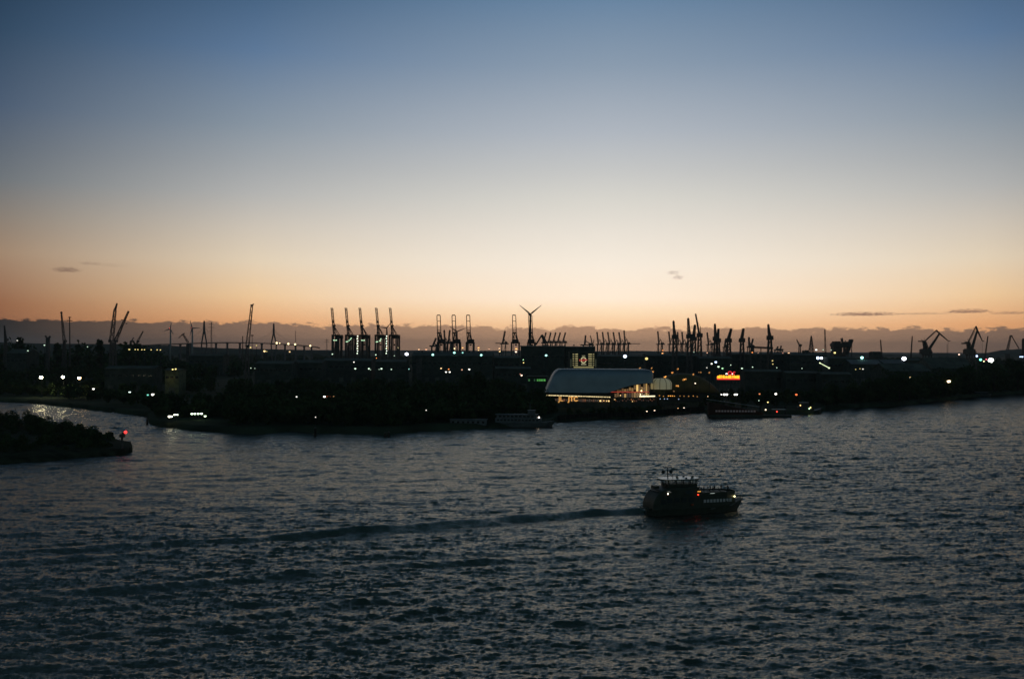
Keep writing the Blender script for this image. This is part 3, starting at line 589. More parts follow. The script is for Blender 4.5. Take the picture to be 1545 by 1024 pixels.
# slanting string of small lights on a conveyor left of the platform block
t_ = thing('lit_conveyor', 'slanting string of tiny yellow lights running down below the blue white floodlights', 'conveyor', at(1244, 552, 1300).to_tuple()[:2]+(GZ,))
o0 = Vector(t_.location); a = at(1237, 547.5, 1350)-o0; b_ = at(1251, 555, 1200)-o0
mb = MB(); mb.lattice(a-Vector((0, 0, 1.5)), b_-Vector((0, 0, 1.5)), 2, 2, 14, .2); mb.build('girder', m_steel, t_)
mb = MB()
for k in (0, .5, 1): p = a.lerp(b_, k); mb.beam((p.x, p.y, 0), (p.x, p.y, p.z-1.5), .6)
mb.build('support', m_steel, t_)
for k in range(9):
    p = a.lerp(b_, k/8); mb = MB(); mb.ball(p, .6*(1 if k not in (0, 8) else 1.5), 8, 6); mb.build('bulb', emit('string_light', S(240, 255, 200), 2), t_)
# two tall light towers beside the gantry cranes
for px, lb in ((539.3, 'tower with a vertical string of white lights right of the second gantry crane'), (583, 'tower with a vertical string of white lights right of the fourth gantry crane')):
    D = 1600; b0 = at(px, 560, D); t_ = thing('light_tower', lb, 'light tower', (b0.x, b0.y, GZ), 0, 'light towers beside the gantry cranes'); H = at(px, 505, D).z-GZ
    mb = MB(); mb.lattice((0, 0, -1), (0, 0, H), 2.6, 2.0, 16, .25); mb.build('mast', m_steel, t_)
    for k in range(8):
        z = at(px, 507+26*k/7, D).z-GZ; mb = MB(); mb.ball(((-1)**k*.3, -1.6, z), .85, 8, 6); mb.build('bulb', emit('tower_light', S(235, 255, 225), 2.6), t_)
# ------------------------------------------------------------------ cranes, masts, turbines, bridge
class K:
    """local frame of a thing standing at distance D below picture column px"""
    def __init__(s, px, D, name, label, cat, group=None, gz=None):
        s.D = D; b0 = at(px, 540, D); s.o = Vector((b0.x, b0.y, GZ if gz is None else gz)); s.m = D/1502.0
        s.t = thing(name, label, cat, s.o, 0, group)
    def p(s, px, py, dy=0.0): v = at(px, py, s.D)-s.o; return Vector((v.x, v.y+dy, v.z))
def gantry_front(px, xl, xr, yg, ya, yt, D, label, group, lean=-2.0, loop=False, cab=True, lights=True, work=(0, 0)):
    k = K(px, D, 'container_crane', label, 'crane', group); m = k.m; t_ = k.t
    sk = abs(px-772)*16/D+.7; xl += sk; xr -= sk
    A = k.p(xl, yg); B = k.p(xr, yg); zg = A.z; xm = (A.x+B.x)/2; gd = 16.0   # half rail gauge in depth
    mb = MB(); lw = 3.0 if not loop else 2.6
    for x in (A.x, B.x):
        for y in (-gd, gd):
            mb.beam((x, y, -1), (x, y, zg), lw, 2.4)
        mb.beam((x, -gd-1, zg-1.4), (x, gd+1, zg-1.4), 1.8, 2.6); mb.beam((x, -gd, 12), (x, gd, 12), 1.3, 1.6); mb.beam((x, -gd, 13), (x, gd, zg-3), .9)
    for y in (-gd, gd):
        mb.beam((A.x-lw/2, y, zg-1.2), (B.x+lw/2, y, zg-1.2), 2.8, 2.4); mb.beam((A.x, y, 4), (B.x, y, 4), 1.6, 2.0)
        w_ = B.x-A.x
        mb.beam((A.x+w_*.22, y, zg-2), (A.x+w_*.22, y, 5), 1.0); mb.beam((B.x-w_*.22, y, zg-2), (B.x-w_*.22, y, 5), 1.0) if not loop else None
    mb.build('portal_frame', m_steel, t_)
    top = k.p(px-.3, yt); ap = k.p(px+(2.0 if not loop else .3), ya); hx = xm; hz = zg+1
    bd = 2.4 if not loop else 0
    mb = MB(); bl = Vector((top.x, -gd-4, top.z)); bb = Vector((ap.x+(1.6 if not loop else 1.0), -gd-3, zg-2))
    if loop:
        w_ = 3.5*m
        l0 = Vector((bb.x-w_*.75, bb.y, bb.z)); r0_ = Vector((bb.x+w_*.75, bb.y, bb.z)); l1 = Vector((bl.x-w_*.72, bl.y, bl.z-1.2)); r1 = Vector((bl.x+w_*.72, bl.y, bl.z-1.2))
        mb.beam(l0, l1, 1.25, 1.8); mb.beam(r0_, r1, 1.25, 1.8); mb.beam(l1+Vector((.2, 0, .6)), r1+Vector((-.2, 0, .6)), 1.7, 1.5)
        for f in (.2, .42, .47, .8): mb.beam(l0.lerp(l1, f), r0_.lerp(r1, f), .9, .9)
    else:
        mb.lattice(bb, bl, 3.3, 3.0, 17, .62)
        for f in (.1, .30, .33, .50, .53): c = bb.lerp(bl, f); mb.box(c, (3.7, 3.2, 1.9))
        mb.beam((bl.x-2.6, bl.y, bl.z+.4), (bl.x+1.8, bl.y, bl.z+.4), .9)
    mb.build('boom', m_steel, t_)
    mb = MB()
    for y0 in (-gd, gd*.2):
        for x in (A.x+.5, B.x-.5): mb.beam((x+(xm-x)*.25, y0, zg), (ap.x, -gd+1, ap.z), .9 if not loop else 1.2)
    mb.box((ap.x, -gd+1, ap.z), (5.6, 2.6, 2.6)); mb.beam((ap.x, -gd+1, ap.z), (ap.x, gd+18, zg+2), .7)
    if loop: 
        mb.beam((A.x+2, -gd, zg), (ap.x-3, -gd, ap.z), 1.6); mb.beam((B.x-2, -gd, zg), (ap.x+3, -gd, ap.z), 1.6); mb.beam((ap.x-4, -gd, ap.z), (ap.x+4, -gd, ap.z), 1.4)
    mb.build('apex_frame', m_steel, t_)
    mb = MB(); mb.beam((xm-1.8, -gd-2, zg-1), (xm-1.8, gd+20, zg-1), 1.1, 2.2); mb.beam((xm+1.8, -gd-2, zg-1), (xm+1.8, gd+20, zg-1), 1.1, 2.2)
    for i in range(9): mb.beam((xm-1.8, -gd+i*6, zg-1), (xm+1.8, -gd+i*6, zg-1), .5)
    mb.build('girder', m_steel, t_)
    hm = MB(); hx_ = 11 if not loop else 12; hm.box((xm, gd+6, zg-3.6 if not loop else zg+2), (hx_, 14, 5.5)); hm.box((xm, gd+6, (zg-3.6 if not loop else zg+2)+3), (hx_*.9, 13, .6)); hm.build('machinery_house', mat('crane_house', (.06, .055, .05), .7), t_)
    if cab:
        cbm = MB(); cz = k.p(0, 517.5).z if not loop else zg-5; cbm.box((xm+1, -gd+6, cz), (3.4, 3, 2.6)); cbm.box((xm+1, -gd+4.3, cz+.2), (2.8, .3, 1.4)); cbm.beam((xm-.4, -gd+6, cz+1), (xm-.4, -gd+6, zg-2), .35); cbm.beam((xm+2.4, -gd+6, cz+1), (xm+2.4, -gd+6, zg-2), .35); cbm.build('operator_cab', m_steel, t_)
    if lights:
        for i, (dx, dz) in enumerate(lights if isinstance(lights, list) else [(-2.6, 0), (.6, 0), (1.8, 0)]):
            lb = MB(); lb.ball((xm+dx*m*1.2, -gd-1.2, k.p(0, 511+dz).z), .9, 8, 6); lb.build('work_light', emit('crane_light', S(205, 255, 205), 1.3), t_)
    return t_
g5 = 'five gantry cranes with lattice booms raised'
data5 = [(504.3, 501, 516.5), (525.3, 521.2, 537.2), (546, 542.3, 558.3), (570.5, 566, 582.5), (591.2, 587.2, 603.2)]
lt5 = [[(-2.0, 0), (-.4, .2), (1.3, 0)], [(-3.4, 2.2), (-1.8, 2), (0, .3), (1.6, -1.2), (2.6, -3)], [(-1.8, 0), (-.3, .2), (1.4, 0)], [(-3.6, 2.2), (-2, 2), (.6, .6), (1.6, .4), (2, -2.2)], None]
for i, (px, a_, b_) in enumerate(data5):
    gantry_front(px, a_, b_, 505, 491.5, 466, 1700, ('leftmost', 'second from the left', 'middle', 'fourth from the left', 'rightmost')[i]+' of the five gantry cranes with thin raised lattice booms', g5, lights=lt5[i])
g3 = 'gantry cranes with loop shaped raised booms'
for px, a_, b_, lb in ((663.3, 659.5, 672.5, 'leftmost of three gantry cranes with loop shaped raised booms, tangled with smaller cranes'), (685.8, 681.5, 695.5, 'middle one of three gantry cranes with loop shaped raised booms'),
                       (707.3, 703, 716, 'rightmost of three gantry cranes with loop shaped raised booms'), (775.8, 771, 784, 'gantry crane with loop shaped boom standing alone left of the big wind turbine'),
                       (800, 795.5, 808, 'gantry crane with loop shaped boom right in front of the big wind turbine tower')):
    gantry_front(px, a_, b_, 516, 502.5, 475.5, 1750, lb, g3, loop=True, lights=None)

def gantry_side(px0, yb, px1, yt, D, label, group, s=1.0, arm=False):
    """far gantry crane seen from the side, its boom raised and leaning"""
    k = K(px0, D, 'container_crane', label, 'crane', group); t_ = k.t; m = k.m
    zb = k.p(px0, yb).z; H = k.p(px1, yt); zg = zb+ (H.z-zb)*.30; foot = k.p(px0, yb)
    mb = MB(); w_ = 6.0*m*s*.5
    for x in (-w_, w_):
        for y in (-9, 9): mb.beam((x, y, -1), (x, y, zg), 2.1)
        mb.beam((x, -9, zg-1), (x, 9, zg-1), 1.5)
    for y in (-9, 9): mb.beam((-w_, y, zg*.35), (w_, y, zg*.35), 1.4); mb.beam((-w_, y, zg*.35), (w_, y, zg), 1.0)
    mb.build('portal_frame', m_steel, t_)
    mb = MB(); mb.box((w_*.2, 0, zg), (w_*2+7*m*s, 5, 3.0)); mb.build('girder', m_steel, t_)
    hm = MB(); hm.box((w_*1.1, 0, zg+2.6), (4.4*m, 6, 5.0)); hm.build('machinery_house', m_steel, t_)
    mb = MB(); b0 = Vector((-w_*.6, 0, zg)); mb.lattice(b0, (H.x, 0, H.z), 3.0, 2.6, 9, 1.5); mb.ball((H.x, 0, H.z), 1.5*m*.9, 8, 6, 1.2); mb.build('boom', m_steel, t_)
    mb = MB(); ap = Vector((w_*.1, 0, zg+(H.z-zg)*.42))
    for y in (-4, 4): mb.beam((-w_*.8, y, zg), ap, 1.1); mb.beam((w_*.9, y, zg), ap, 1.1)
    mb.beam(ap, (b0.x+(H.x-b0.x)*.6, 0, zg+(H.z-zg)*.6), .7); mb.beam(ap, (w_*2, 0, zg), .7); mb.build('apex_frame', m_steel, t_)
    if arm: mb = MB(); mb.box((k.p(arm, yb).x/2+w_*.5, 0, zg+1), (abs(k.p(arm, yb).x), 3, 2)); mb.build('lowered_boom', m_steel, t_)
    return t_
ga = 'row of five distant gantry cranes right of the wind turbine'
for i, (a_, b_) in enumerate(((821, 823.5), (828.5, 830.8), (835.5, 838.2), (842.5, 845), (850.2, 852.8))):
    gantry_side(a_, 523, b_, 502.8, 3000, ORD[i]+' from the left of five small distant gantry cranes right of the big wind turbine', ga, .8)
gb = 'row of six distant gantry cranes behind the lit facade'
for i, (a_, b_, y) in enumerate(((904.5, 900.8, 502), (913, 909.2, 502), (921.5, 917.2, 502), (930, 925.5, 502.3), (938.5, 934, 502.5), (945, 941.6, 499.6))):
    gantry_side(a_, 527, b_, y, 3000, ORD[i]+' from the left of six small distant gantry cranes behind the lit facade', gb, 1.0, arm=(964 if i == 5 else False))
gc = 'distant gantry cranes among the dark slewing cranes'
for i, (a_, b_, y) in enumerate(((996, 992.5, 501), (1013, 1009.2, 501.5), (1025, 1022.4, 502), (1032.5, 1029, 501.8), (1071, 1067, 502.8))):
    gantry_side(a_, 527, b_, y, 3000, ('leftmost of the distant gantry cranes among the dark slewing cranes, standing clear', 'second of the distant gantry cranes, just left of the first dark slewing crane', 'third of the distant gantry cranes, right of the first dark slewing crane',
        'fourth of the distant gantry cranes, between the first two dark slewing cranes', 'last of the distant gantry cranes, left of the third dark slewing crane')[i], gc)
gantry_side(760, 526, 761.8, 500.5, 2400, 'small gantry crane left of the lone loop boom crane with its arm to the left', None, 1.0, arm=746)
gantry_side(672.5, 526, 670.3, 499, 2500, 'small dark gantry crane right behind the first loop boom crane', None, .8)
gantry_side(677.8, 526, 678.6, 499, 2500, 'small gantry crane standing between the first and second loop boom cranes', None, .8)
gantry_side(655, 527, 657.5, 511, 2300, 'low dark crane with a level arm left of the first loop boom crane', None, 1.2, arm=646)
gantry_side(885, 526, 883.5, 507, 2600, 'pyramid shaped dark crane behind the lit facade, left of the row of six', None, 1.6)
gantry_side(1132, 529, 1130, 509.5, 2500, 'small crane at the left end of the long horizontal girder', None, .9)
gantry_side(1134, 529, 1136, 512, 2700, 'faint small crane just right of the left end of the long girder', None, .7)
gantry_side(1094.5, 529, 1095, 512, 2700, 'faint small crane between the third slewing crane and the thick slanted boom', None, .7)
gantry_side(1273, 529, 1270.5, 511, 2700, 'faint little crane mast behind the platform block', None, .7)
gantry_side(1172, 530, 1173.5, 523.5, 3200, 'tiny distant crane just right of the lone slewing crane', None, .8); gantry_side(1178, 531, 1178.5, 522.5, 3300, 'tiny thin distant crane, second to the right of the lone slewing crane', None, .5)

def slewing(px, yb, xt, yt, D, label, w_=2.6, ball=True, hook=0, cabx=3.0, group='dark slewing cranes of the shipyard', ym=None):
    """tall narrow portal slewing crane with its jib luffed up"""
    k = K(px, D, 'slewing_crane', label, 'crane', group); t_ = k.t; m = k.m
    zb = k.p(px, yb).z; T = k.p(xt, yt); zm = (k.p(px, ym).z if ym else zb+(T.z-zb)*.42)
    mb = MB()
    for sx in (-1, 1):
        for sy in (-1, 1): mb.beam((sx*4.2, sy*4.2, -1), (sx*2.0, sy*2.0, zm), 2.1, w2=1.6)
    n = 7
    for i in range(n):
        f0, f1 = i/n, (i+1)/n; a0 = 4.2-2.5*f0; a1 = 4.2-2.5*f1
        for sy in (-1, 1): mb.beam((-a0, sy*a0, zm*f0), (a1, sy*a1, zm*f1), .6); mb.beam((-a1, sy*a1, zm*f1), (a1, sy*a1, zm*f1), .7); mb.beam((sy*a0, -a0, zm*f0), (sy*a1, a1, zm*f1), .6)
    mb.build('tower', m_steel, t_)
    hm = MB(); hm.box((0, 0, zm+2.5), (8.6, 7.5, 6.5)); hm.box((cabx*m, 0, zm+1.2), (3.6, 5, 3.4)); hm.box((cabx*m*.5, 0, zm), (abs(cabx)*m+3, 3, 1.2)); hm.build('machinery_house', m_steel, t_)
    cb_ = MB(); cb_.box((-3.8, -1.5, zm+.6), (2, 2, 2.4)); cb_.build('operator_cab', m_steel, t_)
    mb = MB(); b0 = Vector((-.6, 0, zm+4)); mb.lattice(b0, T, w_*1.1, w_*.6, 11, 1.25)
    if ball: mb.box(T, (1.9*m*.8, 2, 1.9*m))
    mb.build('jib', m_steel, t_)
    mb = MB(); ap = Vector((1.2, 0, zm+(T.z-zm)*.45)); mb.beam((1.6, 1.5, zm+4), ap, .8); mb.beam((1.6, -1.5, zm+4), ap, .8); mb.beam(ap, b0.lerp(T, .75), .35); mb.beam(ap, (cabx*m, 0, zm+2.5), .35); mb.build('stay', m_steel, t_)
    return t_
slewing(1018, 530, 1016.2, 484.5, 1500, 'first tall dark slewing crane right of the theatre skyline', cabx=3.0)
slewing(1040, 531, 1038.3, 480.5, 1500, 'second and tallest dark slewing crane, its body very bulky', cabx=2.8, w_=3.0)
slewing(1047, 530, 1048.5, 490, 1650, 'slewing crane with a thick short jib right of the bulky one', ball=False, w_=3.6, cabx=-2)
slewing(1055.5, 530, 1049.6, 474, 1600, 'slewing crane with the longest thin jib leaning left', w_=1.5, cabx=2, ym=508)
slewing(1080, 531, 1078.6, 489, 1550, 'third tall dark slewing crane, jib nearly upright', cabx=2.5)
slewing(1083.3, 530, 1084, 496, 1650, 'slewing crane with a thick jib just right of the third tall one', ball=False, w_=3.2, cabx=1.5)
slewing(1099.5, 530, 1103.3, 496, 1600, 'slewing crane with a thick jib leaning right', ball=False, w_=3.4, cabx=-3)
slewing(1119.5, 530, 1121.8, 495.5, 1600, 'slewing crane with a thick upright jib left of the long girder', ball=False, w_=3.4, cabx=-3)
slewing(1161.5, 532, 1159.2, 489.8, 1500, 'lone dark slewing crane at the right end of the long girder', cabx=3.2, ym=512)
k = K(1146, 1520, 'crane_girder', 'long dark horizontal girder reaching to the lone slewing crane', 'girder'); mb = MB(); a = k.p(1131, 523.5); b_ = k.p(1166, 525); mb.lattice(a, b_, 2.4, 2.4, 16, .6); mb.beam(a, b_, 1.5, 1.8); mb.build('truss', m_steel, k.t)
mb = MB()
for x in (1133, 1148, 1164): c = k.p(x, 524); mb.beam((c.x, 0, -1), (c.x, 0, c.z), 1.2)
mb.build('leg', m_steel, k.t)
def derrick(px, yb, pts, D, label, w0, w1, group=None, name='lattice_crane', t=.7, base=None):
    """crane whose lattice jib runs from its slewing cab to the tip"""
    k = K(px, D, name, label, 'crane', group); t_ = k.t; m = k.m
    b0 = k.p(*pts[0]); T = k.p(*pts[1]); mb = MB(); mb.lattice(b0, T, w0*m, w1*m, max(6, int((T-b0).length/6)), t); mb.build('jib', m_steel, t_)
    mb = MB(); mb.box((b0.x, 0, b0.z/2-.5), (max(3.5, w0*m*1.1), 6, b0.z+1)) if b0.z < 30 else [mb.beam((b0.x+sx*3, sy*3, -1), (b0.x+sx*1.2, sy*1.2, b0.z), 1.0) for sx in (-1, 1) for sy in (-1, 1)]
    mb.build('pedestal', m_steel, t_)
    mb = MB(); mb.box((b0.x+(base or 1.2)*m, 0, b0.z+1.5), (3*m, 6, 4)); mb.beam((b0.x+(base or 1.2)*2*m, 0, b0.z+2), b0.lerp(T, .9), .3); mb.build('cab', m_steel, t_)
    return k
k = derrick(374, 524, ((373, 524), (380, 461)), 1500, 'tall latticed boom rising left of centre in front of the long bridge', 4.6, 2.6, t=.55)
mb = MB(); mb.box(k.p(380, 460.5), (3.4*k.m, 3, 2.6*k.m)); mb.box(k.p(382.2, 459), (1.6*k.m, 2, 1.6*k.m)); mb.build('jib_head', m_steel, k.t)
k = derrick(168, 517, ((168, 516), (173.5, 468)), 1500, 'taller of the two lattice booms at the left, its tip bent to the right', 5.2, 3.0, 'twin lattice boom cranes at the left', base=-2)
mb = MB(); mb.lattice(k.p(173.5, 468), k.p(176.6, 457.5), 2.2*k.m, .8*k.m, 4, .8); mb.box(k.p(173.4, 467), (3*k.m, 3, 2*k.m)); mb.build('jib_tip', m_steel, k.t)
k = derrick(172, 517, ((173, 516), (194, 469.5)), 1540, 'lower lattice boom leaning far right, crossing behind the taller one', 3.2, 1.6, 'twin lattice boom cranes at the left', base=2.5)
mb = MB(); mb.beam(k.p(185, 482), k.p(191, 488), .4); mb.box(k.p(191, 488), (1.4*k.m, 2, 1.4*k.m)); mb.box(k.p(184, 482.5), (1.8*k.m, 2, 1.2*k.m)); mb.build('hook_block', m_steel, k.t)
derrick(198, 517, ((197, 516), (202, 509)), 2300, 'tiny thin boom crane right of the twin lattice booms', 1.0, .7, t=.5)
derrick(209, 517, ((207, 516), (216, 499.5)), 2300, 'small faint boom crane leaning right, left of the first turbine', 2.2, 1.0, t=.5)
k = derrick(96, 518, ((97, 516), (92.6, 472)), 1560, 'leftmost thin upright boom with a dark ball at its tip', 3.2, 1.3, t=.5); mb = MB(); mb.ball(k.p(92.6, 471.5), 1.7*k.m, 10, 8); mb.build('jib_head', m_steel, k.t)
derrick(8, 516, ((8.5, 514), (6.6, 491)), 1560, 'short dark mast crane at the far left edge', 2.6, .8, t=.7)
# a small crane left of the second turbine
k = K(276, 1900, 'harbour_crane', 'small jib crane bent like an elbow between the two left wind turbines', 'crane'); mb = MB(); mb.lattice(k.p(284, 517), k.p(276, 504), 3, 2, 6, .5); mb.build('jib', m_steel, k.t)
mb = MB(); mb.beam(k.p(276, 504), k.p(269.5, 510), 1.2); mb.beam(k.p(278.5, 502.8), k.p(273.5, 505.5), 1.6); mb.build('outer_jib', m_steel, k.t); mb = MB(); c = k.p(284, 518); mb.box((c.x, 0, c.z/2), (6, 6, c.z)); mb.build('pedestal', m_steel, k.t)
# luffing crane right of the turbine
k = K(812, 1700, 'harbour_crane', 'dark jib crane bent like an elbow right of the big wind turbine', 'crane'); mb = MB(); mb.beam(k.p(808.5, 520), k.p(817.5, 505.5), 2.6); mb.lattice(k.p(817.5, 505), k.p(826, 522), 3, 4, 6, .9); mb.build('jib', m_steel, k.t)
mb = MB(); mb.beam(k.p(817, 505), k.p(820, 512), 3.4); mb.box(k.p(821, 515), (6, 5, 8)); mb.build('machinery_house', m_steel, k.t); mb = MB(); c = k.p(822, 520); mb.box((c.x, 0, c.z/2), (10, 8, c.z)); mb.build('pedestal', m_steel, k.t)
k = K(893, 2300, 'harbour_crane', 'narrow dark crane forked like a V, left of the row of six distant cranes', 'crane'); mb = MB(); mb.beam(k.p(895, 526), k.p(890.8, 506), 3.2, w2=1.8); mb.beam(k.p(894, 522), k.p(896.3, 512), 2.0, w2=1.2); mb.build('jib', m_steel, k.t); mb = MB(); mb.box((k.p(895, 520).x, 0, k.p(895, 524).z/2), (9, 8, k.p(895, 520).z)); mb.build('pedestal', m_steel, k.t)
derrick(1208, 531, ((1206.5, 522), (1202, 512)), 1900, 'small crane with a thin jib leaning left beside the two square silos', 1.4, .6, t=.6)
k = K(1224, 1800, 'derrick', 'pyramid shaped lattice derrick right of the two square silos', 'derrick'); T = k.p(1223.8, 507)
mb = MB()
for i in range(6):
    f0, f1 = i/6, (i+1)/6; z0 = k.p(0, 531).z; w0 = 3.6*k.m*(1-f0*.86); w1 = 3.6*k.m*(1-f1*.86); a0 = z0+(T.z-z0)*f0; a1 = z0+(T.z-z0)*f1
    for sy in (-1, 1):
        for sx in (-1, 1): mb.beam((sx*w0, sy*w0, a0), (sx*w1, sy*w1, a1), .9)
        mb.beam((-w0, sy*w0, a0), (w1, sy*w1, a1), .6); mb.beam((w0, sy*w0, a0), (-w1, sy*w1, a1), .6); mb.beam((-w1, sy*w1, a1), (w1, sy*w1, a1), .7)
mb.build('lattice', m_steel, k.t); mb = MB(); mb.box((0, 0, k.p(0, 531).z/2), (8.5*k.m, 8*k.m, k.p(0, 531).z)); mb.build('substructure', m_steel, k.t)
mb = MB(); mb.box((0, 0, T.z), (1.5*k.m, 1.5*k.m, 1.2*k.m)); mb.build('crown_block', m_steel, k.t)
def mast(px, yb, yt, D, label, w_=1.6, cross=None, xt=None, name='mast', group=None, head=None):
    k = K(px, D, name, label, 'mast' if name != 'power_pylon' else 'pylon', group); T = k.p(xt or px, yt); mb = MB(); mb.lattice((0, 0, -1), T, w_*k.m, w_*.4*k.m, 14, .45); mb.build('lattice', m_steel, k.t)
    if cross:
        mb = MB()
        for y, hw in cross: c = k.p(xt or px, y); mb.beam((c.x-hw*k.m, 0, c.z), (c.x+hw*k.m, 0, c.z), .8); mb.beam((c.x-hw*k.m, 0, c.z), (c.x, 0, c.z+1.6), .4); mb.beam((c.x+hw*k.m, 0, c.z), (c.x, 0, c.z+1.6), .4)
        mb.build('cross_arm', m_steel, k.t)
    if head: mb = MB(); mb.box(T, (head*k.m, 3, 1.5*k.m)); mb.build('platform', m_steel, k.t)
    return k
mast(106, 517, 478, 1700, 'power mast with two cross arms right of the leftmost thin boom', 1.5, [(484, 4.5), (479, 2.5)], 105, 'power_pylon')
mast(319, 519, 486, 3200, 'faint tall lattice pylon right of the left bridge tower', 2.2, [(489, 3.5), (494, 5), (499, 3)], name='power_pylon')
mast(493, 529, 511, 4200, 'very faint small pylon left of the gantry cranes', 2.0, [(513, 3.5), (516, 4)], name='power_pylon')
mast(446, 522, 499, 3600, 'thin faint mast standing right of the right bridge tower', .9)
mast(380.5, 524, 506, 1900, 'short mast with a square platform right of the tall lattice boom', .6, head=4)
mast(366.2, 526, 507, 1900, 'stubby post left of the tall lattice boom, crossing the bridge', 1.6)
mast(1246.5, 531, 496.5, 1800, 'tall thin lattice mast between the pyramid derrick and the platform block', 2.6, xt=1244.5)
mast(1285, 531, 518, 2100, 'short thin mast just right of the platform block', 1.2)
mast(1333, 548, 512.5, 1700, 'thin lattice boom leaning left above the pale halls', 2.2, xt=1328.5)
mast(1372, 540, 507, 1700, 'thin lattice boom leaning right, left of the big level-luffing crane', 2.0, xt=1376.5)
mast(1482, 532, 507, 1800, 'faint lattice boom leaning right beside the second level-luffing crane', 2.0, xt=1490.5)
mast(1429, 532, 519, 3500, 'hair thin far mast below the tip of the first level-luffing crane', .5)
mast(866, 523, 520.5, 1500, 'tiny post on the skyline above the lit facade', 1.5, head=2)
k = K(72, 1650, 'forked_tower', 'short dark forked tower on the skyline left of the thin boom', 'tower'); mb = MB(); z1 = k.p(72, 510).z; mb.box((0, 0, z1/2), (4.5*k.m, 5, z1)); mb.build('shaft', m_steel, k.t)
mb = MB(); mb.beam(k.p(72, 511), k.p(68.3, 506.5), 2.2); mb.beam(k.p(72.5, 511), k.p(76, 507), 2.4); mb.build('arm', m_steel, k.t)
# big level-luffing cranes at the right
def level_luff(px, D, label, P_):
    k = K(px, D, 'level_luffing_crane', label, 'crane', 'big level-luffing cranes at the right'); t_ = k.t; q = {a: k.p(*b) for a, b in P_.items()}
    mb = MB(); c = q['pivot']; zb = max(q['base'].z, 6)
    for sx in (-1, 1):
        for sy in (-1, 1): mb.beam((c.x+sx*6.5, sy*6.5, -1), (c.x+sx*4, sy*4, zb), 1.6)
    mb.box((c.x, 0, zb), (12, 11, 1.5)); mb.build('portal', m_steel, t_)
    mb = MB(); mb.box((c.x-2.5, 0, zb+4.2), (15, 8, 7)); mb.box((c.x-2.5, 0, zb+8.2), (12, 7, 1)); mb.build('machinery_house', m_steel, t_)
    mb = MB(); mb.lattice((c.x-1, 0, zb+6), q['head'], 5.5, 3.5, 6, .8); mb.beam((c.x-1, 0, zb+6), q['head'], 2.6); mb.beam((c.x-6, 0, zb+8), q['head'], 1.0); mb.build('a_frame', m_steel, t_)
    mb = MB(); mb.beam(q['head'], q['cw'], 1.8); mb.box(q['cw'], (5*k.m, 4, 1.8*k.m)); mb.beam(q['head'], q['cw']+Vector((1, 0, 3)), .6); mb.build('counterweight', m_steel, t_)
    mb = MB(); mb.beam(q['pivot'], q['elbow'], 3.6, 3.4, w2=2.0); mb.build('jib', m_steel, t_)
    mb = MB(); mb.beam(q['head'], q['tail'], 1.0, 1.0); mb.beam(q['head']+Vector((2, 0, 1)), q['tail']+Vector((1.5, 0, -1)), .6); mb.build('tie_rod', m_steel, t_)
    mb = MB(); mb.beam(q['tail'], q['elbow'], 1.8); mb.beam(q['elbow'], q['tip'], 1.9, w2=1.1); mb.beam(q['tail'], q['tip'], .45); mb.beam(q['tip'], q['tip']+Vector((3, 0, -.2)), 1.0); mb.build('fly_jib', m_steel, t_)
    mb = MB(); e = q['tip']; mb.beam(e, (e.x, 0, e.z-26), .22); mb.box((e.x, 0, e.z-27), (1.2, 1.2, 2)); mb.build('hook', m_steel, t_)
    mb = MB(); mb.box((c.x+4, -4.6, zb+3.5), (2.6, 2.4, 3)); mb.build('operator_cab', m_steel, t_)
    mb = MB(); h_ = q['head']; mb.beam(h_, (h_.x, 0, h_.z+5), .4); mb.build('antenna', m_steel, t_)
level_luff(1395, 1450, 'big level-luffing crane, jib reaching right and knee bent wide, left one of two', dict(base=(1394, 535), pivot=(1399, 531), head=(1394.5, 515), cw=(1388.5, 514.8), elbow=(1417.5, 503), tail=(1412.5, 498), tip=(1430.5, 514)))
level_luff(1462, 1450, 'big level-luffing crane with a steeper jib near the right edge, right one of two', dict(base=(1462, 535), pivot=(1465, 531), head=(1460.5, 516), cw=(1454, 518), elbow=(1474.5, 498), tail=(1472.5, 492), tip=(1482, 514)))
k = K(1528, 2300, 'harbour_crane', 'faint crane bent like an open A near the right edge', 'crane'); mb = MB(); mb.lattice(k.p(1520, 528), k.p(1524.8, 506), 4, 2.5, 8, .6); mb.build('jib', m_steel, k.t); mb = MB(); mb.beam(k.p(1526, 506), k.p(1537.5, 526), 1.6); mb.beam(k.p(1524.5, 506), k.p(1527.5, 506.5), 2); mb.build('fly_jib', m_steel, k.t)
mb = MB(); mb.box((k.p(1520, 527).x, 0, k.p(0, 527).z/2), (8, 7, k.p(0, 527).z)); mb.build('pedestal', m_steel, k.t)
